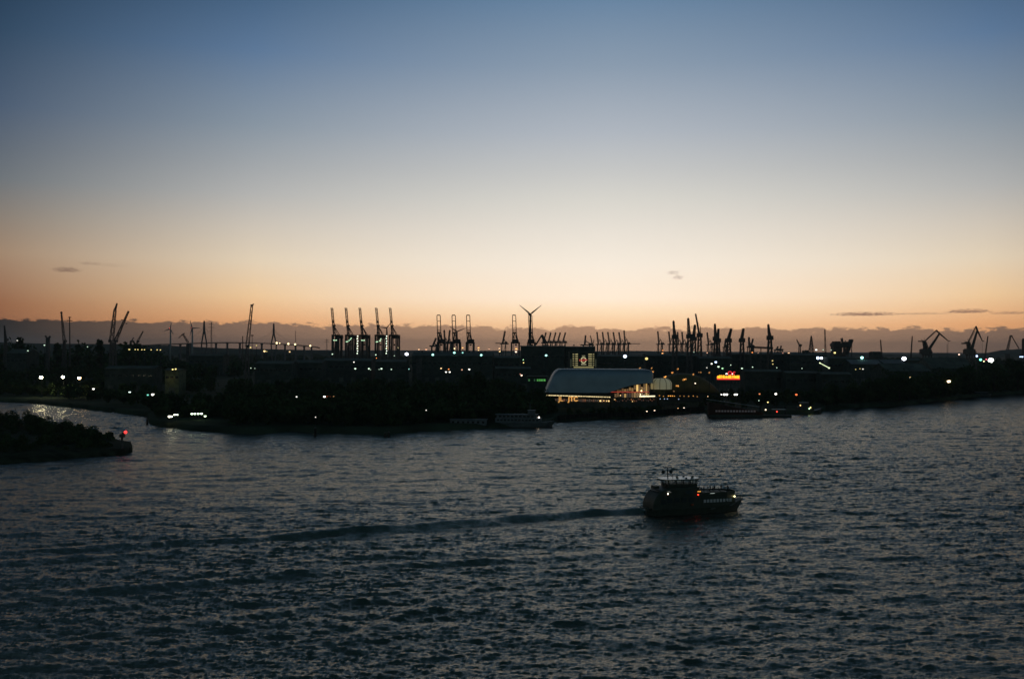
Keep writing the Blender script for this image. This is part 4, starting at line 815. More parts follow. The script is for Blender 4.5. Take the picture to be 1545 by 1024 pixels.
# wind turbines
m_turb = mat('turbine_white', (.30, .30, .29), .6, 0, .1)
def turbine(px, yh, yb, D, angs, Lpx, label, nac=-1, red=False, dark=False, hubx=0):
    k = K(px, D, 'wind_turbine', label, 'wind turbine', 'wind turbines'); t_ = k.t; m = k.m; mm = m_steel if dark else m_turb
    h = k.p(px, yh); mb = MB(); mb.tube([(0, 0, -1), (0, 0, h.z-1)], [2.6, 1.6], 14); mb.build('tower', mm, t_, smooth=True)
    mb = MB(); mb.box((nac*1.6*m, 1.5, h.z), (4.2*m if dark else 3*m, 4.2, 1.5*m)); mb.build('nacelle', mm, t_, bevel=.3)
    hp = Vector((0, -3.0, h.z)); mb = MB(); mb.ball(hp, 1.9, 10, 8); mb.build('hub', mm, t_, smooth=True)
    for a in angs:
        u = Vector((math.sin(math.radians(a)), 0, math.cos(math.radians(a)))); mb = MB(); mb.beam(hp, hp+u*Lpx*m*.22, 1.7, 1.0, w2=3.0); mb.beam(hp+u*Lpx*m*.2, hp+u*Lpx*m, 2.8, .8, w2=.7); mb.build('blade', mm, t_)
    if red: mb = MB(); mb.ball((nac*1.2*m, -.5, h.z+1.0*m), 1.0*m*.8, 8, 6); mb.build('warning_light', emit('turbine_red', S(255, 90, 70), 1.6), t_)
turbine(800, 474, 523, 1850, (-50.5, 50.5, 180), 21.5, 'biggest wind turbine, two blades raised like a V above the cranes', nac=-1, dark=True)
turbine(257, 496, 520, 2600, (10, 250, 150), 10, 'left one of two wind turbines with red lights at the left', red=True)
turbine(290, 495, 520, 2500, (-14, 88, 195), 12, 'right one of two wind turbines with red lights, left of the bridge tower', red=True)
turbine(583.3, 494.5, 530, 2700, (40, 172, -85), 12, 'faint wind turbine between the fourth and fifth gantry cranes', red=False, dark=True)
turbine(689.5, 500, 530, 2700, (68, -55, 188), 14, 'wind turbine hidden behind the second loop boom crane, one blade sticking out', dark=True)
# cable stayed bridge far behind at the left
BD = 3200; k = K(360, BD, 'cable_stayed_bridge', 'long high cable-stayed bridge with two A-shaped towers crossing the left background', 'bridge'); m = k.m
deck = [(205, 522.5), (240, 520), (270, 519), (308, 517.6), (345, 517), (380, 517.4), (413, 518.4), (445, 520.5), (475, 523.5), (482, 525)]
m_conc = mat('bridge_concrete', (.10, .10, .10), .9)
mb = MB()
for a, b_ in zip(deck[:-1], deck[1:]): mb.beam(k.p(*a), k.p(*b_), 2.6, 17)
mb.build('deck', m_conc, k.t)
mb = MB()
for a, b_ in zip(deck[:-1], deck[1:]):
    for sy in (-8.2, 8.2): mb.beam(k.p(*a)+Vector((0, sy, 2.6)), k.p(*b_)+Vector((0, sy, 2.6)), .5, .3)
mb.build('railing', m_conc, k.t)
def deck_y(px): return float(np.interp(px, *zip(*deck)))
for px in (222, 240, 256, 272, 288, 326, 343, 362, 395, 430, 446, 459, 470):
    c = k.p(px, deck_y(px)); mb = MB(); mb.box((c.x, 0, c.z/2-1), (4.5, 12, c.z), taper=.8); mb.box((c.x, 0, c.z-2.5), (5, 16, 2)); mb.build('pier', m_conc, k.t)
for px, yt in ((308, 484), (413, 488)):
    T = k.p(px, yt); F = k.p(px, 499 if px < 400 else 503); Bt = k.p(px, deck_y(px)); w_ = 4.0*m
    mb = MB(); mb.beam(F-Vector((0, 0, 4)), T, 3.4*m*.85, 5, w2=2.4*m*.8)
    for s_ in (-1, 1): mb.beam((F.x+s_*.5*m, 0, F.z), (Bt.x+s_*w_, 0, Bt.z-3), 1.7*m, 5, w2=1.4*m); mb.beam((Bt.x+s_*w_, 0, Bt.z-3), (Bt.x+s_*w_*.5, 0, 0), 1.3*m, 5)
    mb.beam((Bt.x-w_, 0, Bt.z-1.6), (Bt.x+w_, 0, Bt.z-1.6), 2.2, 6); mb.build('tower', m_conc, k.t)
    for s_ in (-1, 1):
        for j in range(1, 6):
            e = k.p(px+s_*j*7.2, deck_y(px+s_*j*7.2)); a = Vector((T.x, 0, T.z-2-j*5)); mb = MB(); mb.beam(a, e, .16); mb.build('stay_cable', m_conc, k.t)
for px, r in ((418.5, 2.0), (423, 1.0), (436, 1.9), (446.2, 1.8), (469, 1.7)):
    c = k.p(px, deck_y(px)-1.4); c.y = -9; mb = MB(); mb.beam((c.x, -8.6, c.z-3.5), (c.x, -8.6, c.z), .5); mb.build('lamp_post', m_steel, k.t); mb = MB(); mb.ball(c, r*m*.75, 10, 7); mb.build('deck_lamp', emit('bridge_lamp', S(255, 225, 165), 3), k.t)
# ------------------------------------------------------------------ buildings
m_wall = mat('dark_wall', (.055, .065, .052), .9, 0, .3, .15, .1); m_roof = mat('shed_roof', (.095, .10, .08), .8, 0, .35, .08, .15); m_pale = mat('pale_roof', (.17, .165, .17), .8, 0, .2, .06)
m_glassd = mat('dark_glass', (.012, .016, .016), .25, 0, .2, .5, .5)
def shed(px0, px1, yt, D, dep, label, rise=4, roof=None, wall=None, doors=3, wins=0, name='warehouse', cat='warehouse', group=None, ye=None, winm=None, vents=0):
    """hall facing the camera: walls, pitched or shed roof seen from above, doors, windows"""
    k = K((px0+px1)/2, D, name, label, cat, group); t_ = k.t; x0 = k.p(px0, yt).x; x1 = k.p(px1, yt).x; zt = k.p((px0+px1)/2, yt).z
    ze = k.p((px0+px1)/2, ye).z if ye else zt-rise; w_ = x1-x0; cx = (x0+x1)/2
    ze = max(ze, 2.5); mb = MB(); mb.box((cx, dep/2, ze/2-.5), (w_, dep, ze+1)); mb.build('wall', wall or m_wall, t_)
    mb = MB(); y1 = dep*.5; o = .8
    vs = [(x0-o, -o, ze), (x1+o, -o, ze), (x1+o, y1, zt), (x0-o, y1, zt), (x1+o, dep+o, ze), (x0-o, dep+o, ze)]
    vs += [(a, b, c+.45) for a, b, c in vs]
    mb.add(vs, [(3, 2, 1, 0), (5, 4, 2, 3), (6, 7, 8, 9), (9, 8, 10, 11), (0, 1, 7, 6), (4, 5, 11, 10), (1, 2, 8, 7), (2, 4, 10, 8), (3, 0, 6, 9), (5, 3, 9, 11)])
    for i in range(int(w_/6)+1): xx = x0+i*6; mb.beam((xx, -o, ze+.5), (xx, y1, zt+.5), .25)
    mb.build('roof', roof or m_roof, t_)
    mb = MB(); mb.add([(x0, .2, ze), (x0, dep-.2, ze), (x0, y1, zt-.05), (x0+.4, .2, ze), (x0+.4, dep-.2, ze), (x0+.4, y1, zt-.05)], [(0, 1, 2), (5, 4, 3), (0, 2, 5, 3)]); mb.build('gable', wall or m_wall, t_); mb = MB(); mb.add([(x1, .2, ze), (x1, dep-.2, ze), (x1, y1, zt-.05), (x1-.4, .2, ze), (x1-.4, dep-.2, ze), (x1-.4, y1, zt-.05)], [(0, 1, 2), (5, 4, 3)]); mb.build('gable', wall or m_wall, t_)
    for i in range(doors):
        xx = x0+w_*(i+.5)/doors; h = min(ze*.6, 7); mb = MB(); mb.box((xx, -.06, h/2), (min(6, w_/doors*.5), .12, h)); mb.build('door', m_roof, t_)
    for i in range(wins):
        xx = x0+w_*(i+.5)/wins; mb = MB(); mb.box((xx, -.05, ze*.72), (w_/wins*.6, .1, min(2.2, ze*.2))); mb.build('window', winm or m_glassd, t_)
    for i in range(vents):
        xx = x0+w_*(i+.5)/vents; mb = MB(); mb.box((xx, y1, zt+1), (2.2, 2.2, 2.4)); mb.build('roof_vent', m_wall, t_)
    return k
gs = 'big halls and sheds in the dark middle ground'
shed(622, 743, 531.5, 1400, 60, 'very long grey green shed with teal lights on its roof edge', ye=537, doors=8, wins=16, group=gs, vents=5)
shed(786, 852, 521.8, 1460, 60, 'big dark flat hall, left half, just below the row of five distant cranes', ye=523, doors=4, wins=9, group=gs)
shed(853, 897, 522.6, 1480, 60, 'dark flat hall behind the lit facade, joined to the bigger hall on its left', ye=524, doors=3, wins=6, group=gs)
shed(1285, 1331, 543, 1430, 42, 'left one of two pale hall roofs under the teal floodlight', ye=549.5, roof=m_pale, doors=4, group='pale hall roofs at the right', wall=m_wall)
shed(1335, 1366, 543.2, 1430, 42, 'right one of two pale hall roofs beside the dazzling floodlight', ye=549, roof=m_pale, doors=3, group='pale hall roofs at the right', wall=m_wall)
shed(1318, 1331, 530.5, 2300, 30, 'small far grey building on the skyline left of the thin boom above the pale halls', ye=531.5, doors=2, wins=5, group=gs)
shed(1250, 1292, 538.5, 1480, 30, 'dark hall at the feet of the platform block', ye=541, doors=3, wins=6, group=gs)
shed(1192, 1248, 533.5, 1560, 40, 'dark hall beneath the pyramid shaped derrick', ye=536, doors=4, wins=7, group=gs)
shed(1105, 1186, 533, 1600, 50, 'long dark hall below the long horizontal girder', ye=535, doors=5, wins=10, group=gs)
shed(975, 1055, 534, 1550, 50, 'long dark hall below the leftmost dark slewing cranes', ye=537, doors=5, wins=10, group=gs)
shed(900, 972, 535.5, 1500, 50, 'dark hall between the lit facade and the slewing cranes', ye=538, doors=5, wins=9, group=gs)
shed(1056, 1104, 538, 1500, 40, 'dark hall right behind the brightest lamp above the neon sign', ye=541, doors=3, wins=6, group=gs)
shed(1368, 1392, 541, 1450, 40, 'dark hall between the dazzling floodlight and the first level-luffing crane', ye=544, doors=2, wins=4, group=gs)
shed(1406, 1470, 540, 1350, 60, 'dull teal grey hall slope right of the first level-luffing crane', ye=556, doors=3, wins=0, group=gs)
shed(1340, 1404, 549, 1200, 60, 'dull grey hall slope below the dazzling floodlight, above the gap in the trees', ye=560, doors=3, wins=0, group=gs)
shed(1124, 1180, 558, 1000, 22, 'low shed right of the neon sign with a thin pale ridge', ye=561, doors=3, wins=6, group=gs)
shed(1186, 1236, 560.5, 980, 22, 'low shed on the dark slope, second to the right of the neon sign', ye=563, doors=3, wins=6, group=gs)
shed(1240, 1284, 562, 960, 20, 'low shed on the dark slope left of the small bank trees at the right', ye=565, doors=3, wins=5, group=gs)
shed(158, 232, 552.5, 1050, 26, 'long low grey shed roof on the left beneath the small yellow lamps', ye=556.5, doors=4, wins=8, group=gs)
k = shed(249, 270, 556.5, 1000, 22, 'small shed with a yellow green lit front', ye=559, doors=1, wins=3, group=gs, wall=mat('lit_plaster', (.12, .13, .07), .9))
def glow(par, loc, e, colr, r=.6):
    l = bpy.data.lights.new('lamp_light', 'POINT'); l.energy = e; l.color = colr; l.shadow_soft_size = r; o = bpy.data.objects.new('lamp_light', l); col.objects.link(o); o.parent = par; o.location = loc
glow(k.t, (-1, -6, 15), 130, YEL)
shed(385, 440, 545, 1250, 40, 'wide grey shed roof below the bridge, left one of the pair', ye=549, doors=4, wins=8, group=gs)
shed(444, 486, 543.5, 1300, 40, 'wide grey shed roof below the bridge, right one of the pair', ye=547.5, doors=3, wins=6, group=gs)
shed(285, 336, 534, 1700, 40, 'grey shed on the skyline slope under the left bridge tower', ye=537, doors=4, wins=6, group=gs)
shed(10, 40, 527, 1500, 40, 'grey blue building among the trees at the left edge', ye=533, doors=2, wins=5, group=gs)
shed(488, 560, 541, 1380, 40, 'dim grey shed below the feet of the gantry cranes', ye=544.5, doors=4, wins=9, group=gs)
shed(566, 612, 543, 1350, 40, 'dim grey shed below the dazzling floodlight', ye=546, doors=3, wins=6, group=gs)
shed(745, 784, 537, 1420, 40, 'low grey shed between the long shed and the big dark hall', ye=540, doors=2, wins=5, group=gs)
shed(748, 800, 553.5, 1150, 26, 'low shed left of the pale parked containers', ye=556.5, doors=3, wins=6, group=gs)
# square silos, storage tower
for px0, px1, yt, D, lb, mm in ((1210.5, 1214.5, 528.5, 1900, 'left one of two square silos beside the small leaning crane', m_wall), (1215, 1219.5, 528, 1900, 'right one of two square silos beside the small leaning crane', m_wall), (628, 636, 541, 1330, 'pale square silo block in front of the long grey shed', mat('pale_concrete', (.075, .07, .06), .9))):
    k = K((px0+px1)/2, D, 'silo', lb, 'silo', 'silos'); z = k.p(px0, yt).z; w_ = (px1-px0)*k.m; mb = MB(); n = 3
    for i in range(n): mb.tube([((i-1)*w_/n, 0, -1), ((i-1)*w_/n, 0, z*.93)], w_/n/2*1.02, 14)
    mb.box((0, 0, z*.5), (w_*.9, w_*.5, z*.9)); mb.build('bin', mm, k.t); mb = MB(); mb.box((0, 0, z*.965), (w_*1.04, w_*.6, z*.07)); mb.build('head_house', mm, k.t)
# platform block
k = K(1268, 1720, 'offshore_platform', 'big dark platform block on legs with a slanting column on its right', 'platform'); m = k.m; z0 = k.p(0, 533).z
mb = MB(); a = k.p(1256.5, 517); b_ = k.p(1282, 523); mb.box(((a.x+b_.x)/2, 0, (a.z+b_.z)/2), (b_.x-a.x, 24, a.z-b_.z)); mb.box((a.x+6, 0, a.z+1.2), (10, 18, 2.6)); mb.box((b_.x-6, 0, a.z+1), (9, 18, 2)); mb.box((a.x-.5, 0, b_.z+3), (2.5, 20, 4)); mb.build('deck_block', m_steel, k.t)
mb = MB(); mb.box((k.p(1262, 528).x, 0, (b_.z+z0)/2), (14, 18, b_.z-z0+1)); mb.build('tower_base', m_steel, k.t)
for xa, xb in ((1258.5, 1257.5), (1267, 1266), (1272, 1271), (1277, 1274.5)): mb = MB(); [mb.beam(k.p(xa, 523)+Vector((0, y, 0)), Vector((k.p(xb, 533).x, y, -1)), 1.5) for y in (-10, 10)]; mb.build('leg', m_steel, k.t)
mb = MB(); mb.beam(k.p(1284.3, 512.5), k.p(1277, 534), 5.5, 8); mb.box(k.p(1284, 513.5), (5, 9, 4)); mb.build('slanted_column', m_steel, k.t)
mb = MB(); mb.beam(k.p(1270, 517), k.p(1268.3, 510.5), .9); mb.beam(k.p(1268, 511), k.p(1271.5, 514.5), .8); mb.beam(k.p(1274, 517), k.p(1276, 513.5), 1); mb.build('crane_arm', m_steel, k.t)
mb = MB(); mb.lattice((k.p(1264, 531).x, 0, z0), (k.p(1275, 531).x, 0, z0+3), 4, 4, 5, .7); mb.build('bracing', m_steel, k.t)
k = K(1544, 1500, 'tower_block', 'black block tower cut off by the right picture edge', 'tower'); z = k.p(1544, 512).z; mb = MB(); mb.box((1.2, 0, z/2), (4.2*k.m, 6, z)); mb.build('shaft', m_steel, k.t); mb = MB(); mb.box((1.2, 0, z+.8), (3*k.m, 5, 1.6)); mb.build('cap', m_steel, k.t)
# containers parked left of the theatre
rr = random.Random(5)
for i, (px, py, w_) in enumerate(((806, 556.5, 6), (812, 555.8, 9), (821, 556, 9), (830, 557, 5), (811, 559.5, 5), (817, 560.8, 6))):
    c = ground(px, py+1.5, GZ+2.6); o = thing('container', ('leftmost', 'second from the left, a long one', 'third from the left, a long one', 'rightmost')[i]+' of the upper pale containers left of the theatre' if i < 4 else ('left', 'right')[i-4]+' of two pale containers in the lower row left of the theatre', 'container', (c.x, c.y, GZ), 0, 'pale containers left of the theatre')
    wd = w_*c.y/1502; mb = MB(); mb.box((0, 0, 1.4), (wd, 2.5, 2.6)); [mb.beam((-wd/2+j*.8, -1.28, .2), (-wd/2+j*.8, -1.28, 2.6), .1) for j in range(int(wd/.8)+1)]; mb.build('body', mat('container_paint', (.30, .27, .26), .6, 0, .3, .8), o); mb = MB(); mb.box((wd/2+.03, 0, 1.4), (.06, 2.2, 2.4)); mb.build('door', mat('container_door', (.2, .19, .18), .6), o)
# building with green windows
k = K(811, 900, 'office_building', 'dark building with a row of green lit windows left of the metal theatre', 'building'); m = k.m; a = k.p(796, 568); b_ = k.p(826, 568)
mb = MB(); mb.box(((a.x+b_.x)/2, 7, a.z/2), (b_.x-a.x, 14, a.z)); mb.build('wall', m_wall, k.t); mb = MB(); mb.box(((a.x+b_.x)/2, 7, a.z+.25), (b_.x-a.x+.8, 14.8, .5)); mb.build('roof', m_roof, k.t)
for i, (x, s_, wpx) in enumerate(((798.3, .25, 2.4), (806.5, .12, 2), (811, .55, 2.3), (813.7, .5, 2.3), (816.4, .7, 2.3), (819, .55, 2.2), (821.8, .75, 2.4))):
    c = k.p(x, 573.3); mb = MB(); mb.box((c.x, -.06, c.z), (wpx*m*.92, .12, 1.9)); mb.build('window', emit('green_window_%d' % i, S(110, 225, 90), s_*.6), k.t)
# lit facade with round emblem
k = K(880.5, 1060, 'theatre_facade', 'lit facade with rows of pale windows around a round emblem with a red band', 'building'); m = k.m
a = k.p(859.5, 531.8); b_ = k.p(901, 531.8); mb = MB(); mb.box(((a.x+b_.x)/2, 10, a.z/2), (b_.x-a.x, 20, a.z)); mb.build('wall', m_wall, k.t)
mb = MB(); mb.box(((a.x+b_.x)/2, 10, a.z+.3), (b_.x-a.x+1, 21, .6)); mb.build('roof', m_roof, k.t)
rows_ = (534.3, 537.6, 541, 544.2, 547.6, 550.8)
for x, hw, s_ in ((865.2, 1.25, .33), (870, 1.9, .5), (890.3, 2.6, .5), (895.4, 1.2, .33)):
    for j, y in enumerate(rows_):
        c = k.p(x, y); s2 = s_*(.75 if j == 1 else 1 if j in (0, 2) else .85)*(.8 if j > 3 else 1); mb = MB(); mb.box((c.x, -.08, c.z), (hw*2*m, .16, 1.8*m*.75)); mb.build('window', emit('pale_window_%d' % round(s2*20), S(238, 222, 150), s2), k.t)
for y in (536, 539.3, 542.6, 545.9, 549.2): # ledges between the floors
    mb = MB(); a = k.p(863.5, y); b_ = k.p(873, y); mb.beam((a.x, -.35, a.z), (b_.x, -.35, b_.z), .5); a = k.p(887, y); b_ = k.p(897.5, y); mb.beam((a.x, -.35, a.z), (b_.x, -.35, b_.z), .5); mb.build('ledge', m_wall, k.t)
mb = MB(); c = k.p(880.5, 553.8); mb.box((c.x, -.6, c.z), (30*m, 1.2, 1.7*m)); mb.build('canopy', emit('canopy_glow', S(205, 190, 120), .42), k.t)
for x in (861.4, 898.9): mb = MB(); a = k.p(x, 541.5); b_ = k.p(x, 553.5); mb.beam((a.x, -.5, a.z), (b_.x, -.5, b_.z), .45); mb.build('light_strip', emit('strip_dim', S(180, 180, 120), .12), k.t)
mb = MB(); c = k.p(880.4, 543.2); R_ = 3.6*m; n = 28
for i in range(n):
    t0, t1 = 2*math.pi*i/n, 2*math.pi*(i+1)/n; mb.beam((c.x+R_*math.cos(t0), -.25, c.z+R_*1.15*math.sin(t0)), (c.x+R_*math.cos(t1), -.25, c.z+R_*1.15*math.sin(t1)), .95, .3)
mb.build('emblem_ring', emit('emblem_pale', S(240, 228, 170), .62), k.t)
mb = MB(); 
for i, (x, h) in enumerate(((874.8, 3.6), (876.6, 2.6), (878.4, 3.4), (880.2, 4.6), (882, 3.4), (883.7, 2.9), (885.4, 1.8))): c = k.p(x, 543.3-(.5 if i > 3 else 0)); mb.box((c.x, -.55, c.z), (1.5*m, .3, h*m*.8))
mb.build('emblem_band', emit('emblem_red', S(205, 50, 32), .55), k.t)
mb = MB(); a = k.p(877, 549.6)
for i in range(6): c = k.p(877.3+i*1.3, 549.6); mb.box((c.x, -.3, c.z), (.95*m, .2, 1.3*m))
for i in range(4): c = k.p(878.6+i*1.25, 536.6); mb.box((c.x, -.3, c.z), (.8*m, .2, .8*m))
mb.build('small_lettering', emit('letter_pale', S(240, 228, 180), .5), k.t)
# neon sign
k = K(1099, 900, 'neon_sign', 'glowing orange neon letters on a red strip with red rings above', 'sign'); m = k.m; o_ = emit('neon_orange', S(255, 168, 32), 1.25); r_ = emit('neon_red', S(255, 52, 26), 1.1)
mb = MB(); a = k.p(1081, 575.5); b_ = k.p(1117, 575.5)
for i in range(8): x = a.x+(b_.x-a.x)*i/7; mb.beam((x, .9, -.5), (x, .9, k.p(0, 566).z), .3)
for y in (574.5, 570, 566.5): z = k.p(0, y).z; mb.beam((a.x, .8, z), (b_.x, .8, z), .3)
mb.build('frame', m_steel, k.t)
def glyph(x0, x1, y0, y1, kind, mm):
    mb = MB(); w_ = .95; A_ = lambda x, y: (k.p(x, y).x, 0, k.p(x, y).z)
    xm = (x0+x1)/2; ym = (y0+y1)/2
    st = {'N': [((x0, y1), (x0, y0)), ((x0, y0), (x1, y1)), ((x1, y1), (x1, y0))], 'E': [((x0, y0), (x0, y1)), ((x0, y0), (x1, y0)), ((x0, ym), (x1, ym)), ((x0, y1), (x1, y1))],
          'H': [((x0, y0), (x0, y1)), ((x1, y0), (x1, y1)), ((x0, ym), (x1, ym))], 'O': [((x0, y0), (x1, y0)), ((x1, y0), (x1, y1)), ((x1, y1), (x0, y1)), ((x0, y1), (x0, y0))], 'A': [((x0, y1), (xm, y0)), ((xm, y0), (x1, y1)), ((x0, ym+.6), (x1, ym+.6))],
          'B': [((x0, y0), (x0, y1)), ((x0, y0), (x1, y0)), ((x1, y0), (x1, y1)), ((x0, ym), (x1, ym)), ((x0, y1), (x1, y1))], 'L': [((x0, y0), (x0, y1)), ((x0, y1), (x1, y1))]}[kind]
    for p_, q_ in st: mb.beam(A_(*p_), A_(*q_), w_, .5)
    mb.build('letter', mm, k.t)
for x0, x1, y0, c in ((1082.4, 1084.6, 566.8, 'A'), (1085.1, 1086.9, 566.4, 'B'), (1088.4, 1091.2, 565.6, 'H'), (1091.8, 1094, 566.8, 'E'), (1094.8, 1097, 566.8, 'A'), (1098.6, 1101, 566.8, 'B'), (1101.4, 1103.6, 566.6, 'E'), (1105.4, 1107.8, 565.8, 'H'), (1108.6, 1110.6, 566.8, 'A'), (1111.4, 1113.2, 566.8, 'B'), (1113.9, 1115.7, 566.8, 'E')): glyph(x0, x1, y0, 570.2, c, o_)
mb = MB(); c0 = k.p(1081.8, 571.6); c1 = k.p(1116.2, 571.6); mb.box(((c0.x+c1.x)/2, 0, c0.z), (c1.x-c0.x, .6, 1.7*m)); mb.build('light_strip', r_, k.t)
mb = MB(); mb.box(((c0.x+c1.x)/2, .45, c0.z+2.6*m), (c1.x-c0.x, .3, 3.4*m)); mb.build('backing', emit('neon_backing', S(255, 120, 20), .55), k.t)
for cx, rx, arc in ((1101.3, 2.7, 360), (1107.9, 1.9, 250)):
    mb = MB(); n = 20
    for i in range(n):
        t0 = math.radians(40+arc*i/n); t1 = math.radians(40+arc*(i+1)/n); c = k.p(cx, 562.9); mb.beam((c.x+rx*m*math.cos(t0), 0, c.z+rx*m*math.sin(t0)), (c.x+rx*m*math.cos(t1), 0, c.z+rx*m*math.sin(t1)), .75, .5)
    mb.build('ring', emit('neon_deep_red', S(235, 18, 34), 1.0), k.t)
mb = MB(); c = k.p(1096.2, 563.8); mb.box(c, (2.6*m, .4, 1.6*m)); mb.build('white_tube', emit('neon_white', W_, 2.5), k.t); mb = MB(); c = k.p(1104.7, 563.8); mb.box(c, (1.6*m, .4, 1.7*m)); mb.build('white_tube', emit('neon_white', W_, 2.5), k.t)

# ------------------------------------------------------------------ metal theatre
D = 800.0; k = K(905, D, 'theatre', 'large rounded metal clad theatre with a warm lit glass front at its right end', 'theatre'); t_ = k.t; m = k.m
m_metal = mat('brushed_metal', (.27, .31, .33), .52, .9, .10, .12, .5)
xl = k.p(823, 592).x; xr = k.p(988.3, 585).x; zt = k.p(905, 557.3).z; A_ = (xr-xl)/2; XC = (xl+xr)/2; Bh = 24.0; YC = Bh
def sgn(v): return (v > 0)-(v < 0)
def contour(n=160):
    pts = []
    for i in range(n):
        t0 = 2*math.pi*i/n; c, s_ = math.cos(t0), math.sin(t0); ex = 8.0 if c > 0 else 9.0
        r = (abs(c)**ex+abs(s_)**ex)**(-1/ex); pts.append((c*r, s_*r))
    return pts
def zb_(x):   # lower edge of the metal skin above the glass front
    px = 905+(x)/m
    return k.p(905, float(np.interp(px, [800, 918, 928, 940, 955, 970, 983, 990], [592.5, 592.5, 589, 584.5, 580.5, 578, 577.5, 578.5]))).z
ct = contour(); V = [0, .12, .25, .4, .55, .68, .78, .86, .92, .96, .985, 1.0]; rows = []
for v in V:
    row = []
    for c, s_ in ct:
        ins = 4.6*(1-math.sqrt(max(0, 1-max(0, (v-.68)/.32)**2))); x = XC+c*(A_-ins*(.8 if c < 0 else 1.15)); y = YC+s_*(Bh-ins-2.2*v)
        zlo = zb_(x); z = zlo+(zt-zlo)*v
        if c < 0: x += (1-abs(s_)**6*0)*min(1, max(0, (-c-.55)/.45))*8.5*v
        row.append((x, y, z))
    rows.append(row)
mb = MB(); n = len(ct); vs = [p for r_ in rows for p in r_]; fs = [(i*n+j, i*n+(j+1) % n, (i+1)*n+(j+1) % n, (i+1)*n+j) for i in range(len(V)-1) for j in range(n)]; fs.append(tuple((len(V)-1)*n+j for j in range(n)))
mb.add(vs, fs); mb.build('metal_skin', m_metal, t_, smooth=True)
# glass front under the skin
rows = []
inner = [(XC+c*(A_-3.0), YC+s_*(Bh-3.0)) for c, s_ in ct]
mb = MB(); base = [(x, y, -1) for x, y in inner]; tp = [(x, y, zb_(x)+1) for x, y in inner]; mb.add(base+tp, [(j, (j+1) % n, n+(j+1) % n, n+j) for j in range(n)]); mb.build('inner_wall', m_wall, t_)
front = sorted([(x, y) for x, y in inner if (905+x/m) > 926 and y < YC-2], key=lambda p: (p[0], p[1]))
rr = random.Random(9); seg = []
L_ = 0; pts = front; wl = [emit('warm_glass_%d' % i, S(255, 168+8*i, 70+10*i), s_) for i, s_ in enumerate((.02, .05, .10, .2, .42, .9))]
def along(pts, step):
    out = [pts[0]]; acc = 0
    for a, b_ in zip(pts[:-1], pts[1:]):
        dx = math.hypot(b_[0]-a[0], b_[1]-a[1]); 
        while acc+dx >= step:
            f = (step-acc)/dx; a = (a[0]+(b_[0]-a[0])*f, a[1]+(b_[1]-a[1])*f); out.append(a); dx = math.hypot(b_[0]-a[0], b_[1]-a[1]); acc = 0
        acc += dx
    return out
sp_ = along(pts, 1.95); zline = k.p(905, 591.2).z
for a, b_ in zip(sp_[:-1], sp_[1:]):
    px = 905+a[0]/m; zhi = zb_(a[0])-.4; 
    for z0, z1, up in ((zline+.5, zhi, 1), (zline-5.2, zline-.5, 0)):
        if z1-z0 < .8: continue
        mm_ = wl[rr.choice((1, 2, 2, 3, 3, 4, 5) if up else (0, 1, 2, 2, 3, 4))] if px < 983 else wl[rr.choice((0, 1, 1))]
        nx, ny = -(b_[1]-a[1]), (b_[0]-a[0]); 
        q_ = MB(); dx = (b_[0]-a[0])*.08; dy = (b_[1]-a[1])*.08; off = -.25
        l_ = math.hypot(nx, ny); nx /= l_; ny /= l_; sg_ = -1 if ny > 0 else 1; nx *= sg_*.25; ny *= sg_*.25
        f0 = rr.choice((0, 0, .15, .4)); f1 = rr.choice((1, 1, .8, .6)); zz0 = z0+(z1-z0)*f0*.7; zz1 = z0+(z1-z0)*f1
        q_.add([(a[0]+dx+nx, a[1]+dy+ny, zz0), (b_[0]-dx+nx, b_[1]-dy+ny, zz0), (b_[0]-dx+nx, b_[1]-dy+ny, zz1), (a[0]+dx+nx, a[1]+dy+ny, zz1)], [(0, 1, 2, 3)]); q_.build('window', mm_, t_)
mb = MB()
for a in sp_: mb.beam((a[0], a[1]-.45, zline-6), (a[0], a[1]-.45, zb_(a[0])), .22)
mb.build('mullions', m_steel, t_)
mb = MB()
for a, b_ in zip(sp_[:-1], sp_[1:]):
    px = 905+a[0]/m
    if px < 979: mb.beam((a[0], a[1]-1.0, zline), (b_[0], b_[1]-1.0, zline), .42)
a = k.p(920.5, 591.2); mb.beam((a.x, sp_[0][1]-1.0, zline), (sp_[0][0], sp_[0][1]-1.0, zline), .42); mb.build('red_light_line', emit('red_line', S(235, 70, 40), .55), t_)
mb = MB(); a = k.p(964.5, 597.8); b_ = k.p(988, 597.3); mb.beam((a.x, -1.2, a.z), (b_.x, -1.2, b_.z), .9, .5); a2 = k.p(966, 595.5); mb.box((a2.x, -1.2, a2.z+.3), (1.3*m, .5, 2.6*m)); mb.box((k.p(971, 596.5).x, -1.2, a.z+.5), (2.4*m, .5, .9*m)); mb.build('entrance_light', emit('entrance', S(255, 236, 190), 1.6), t_)
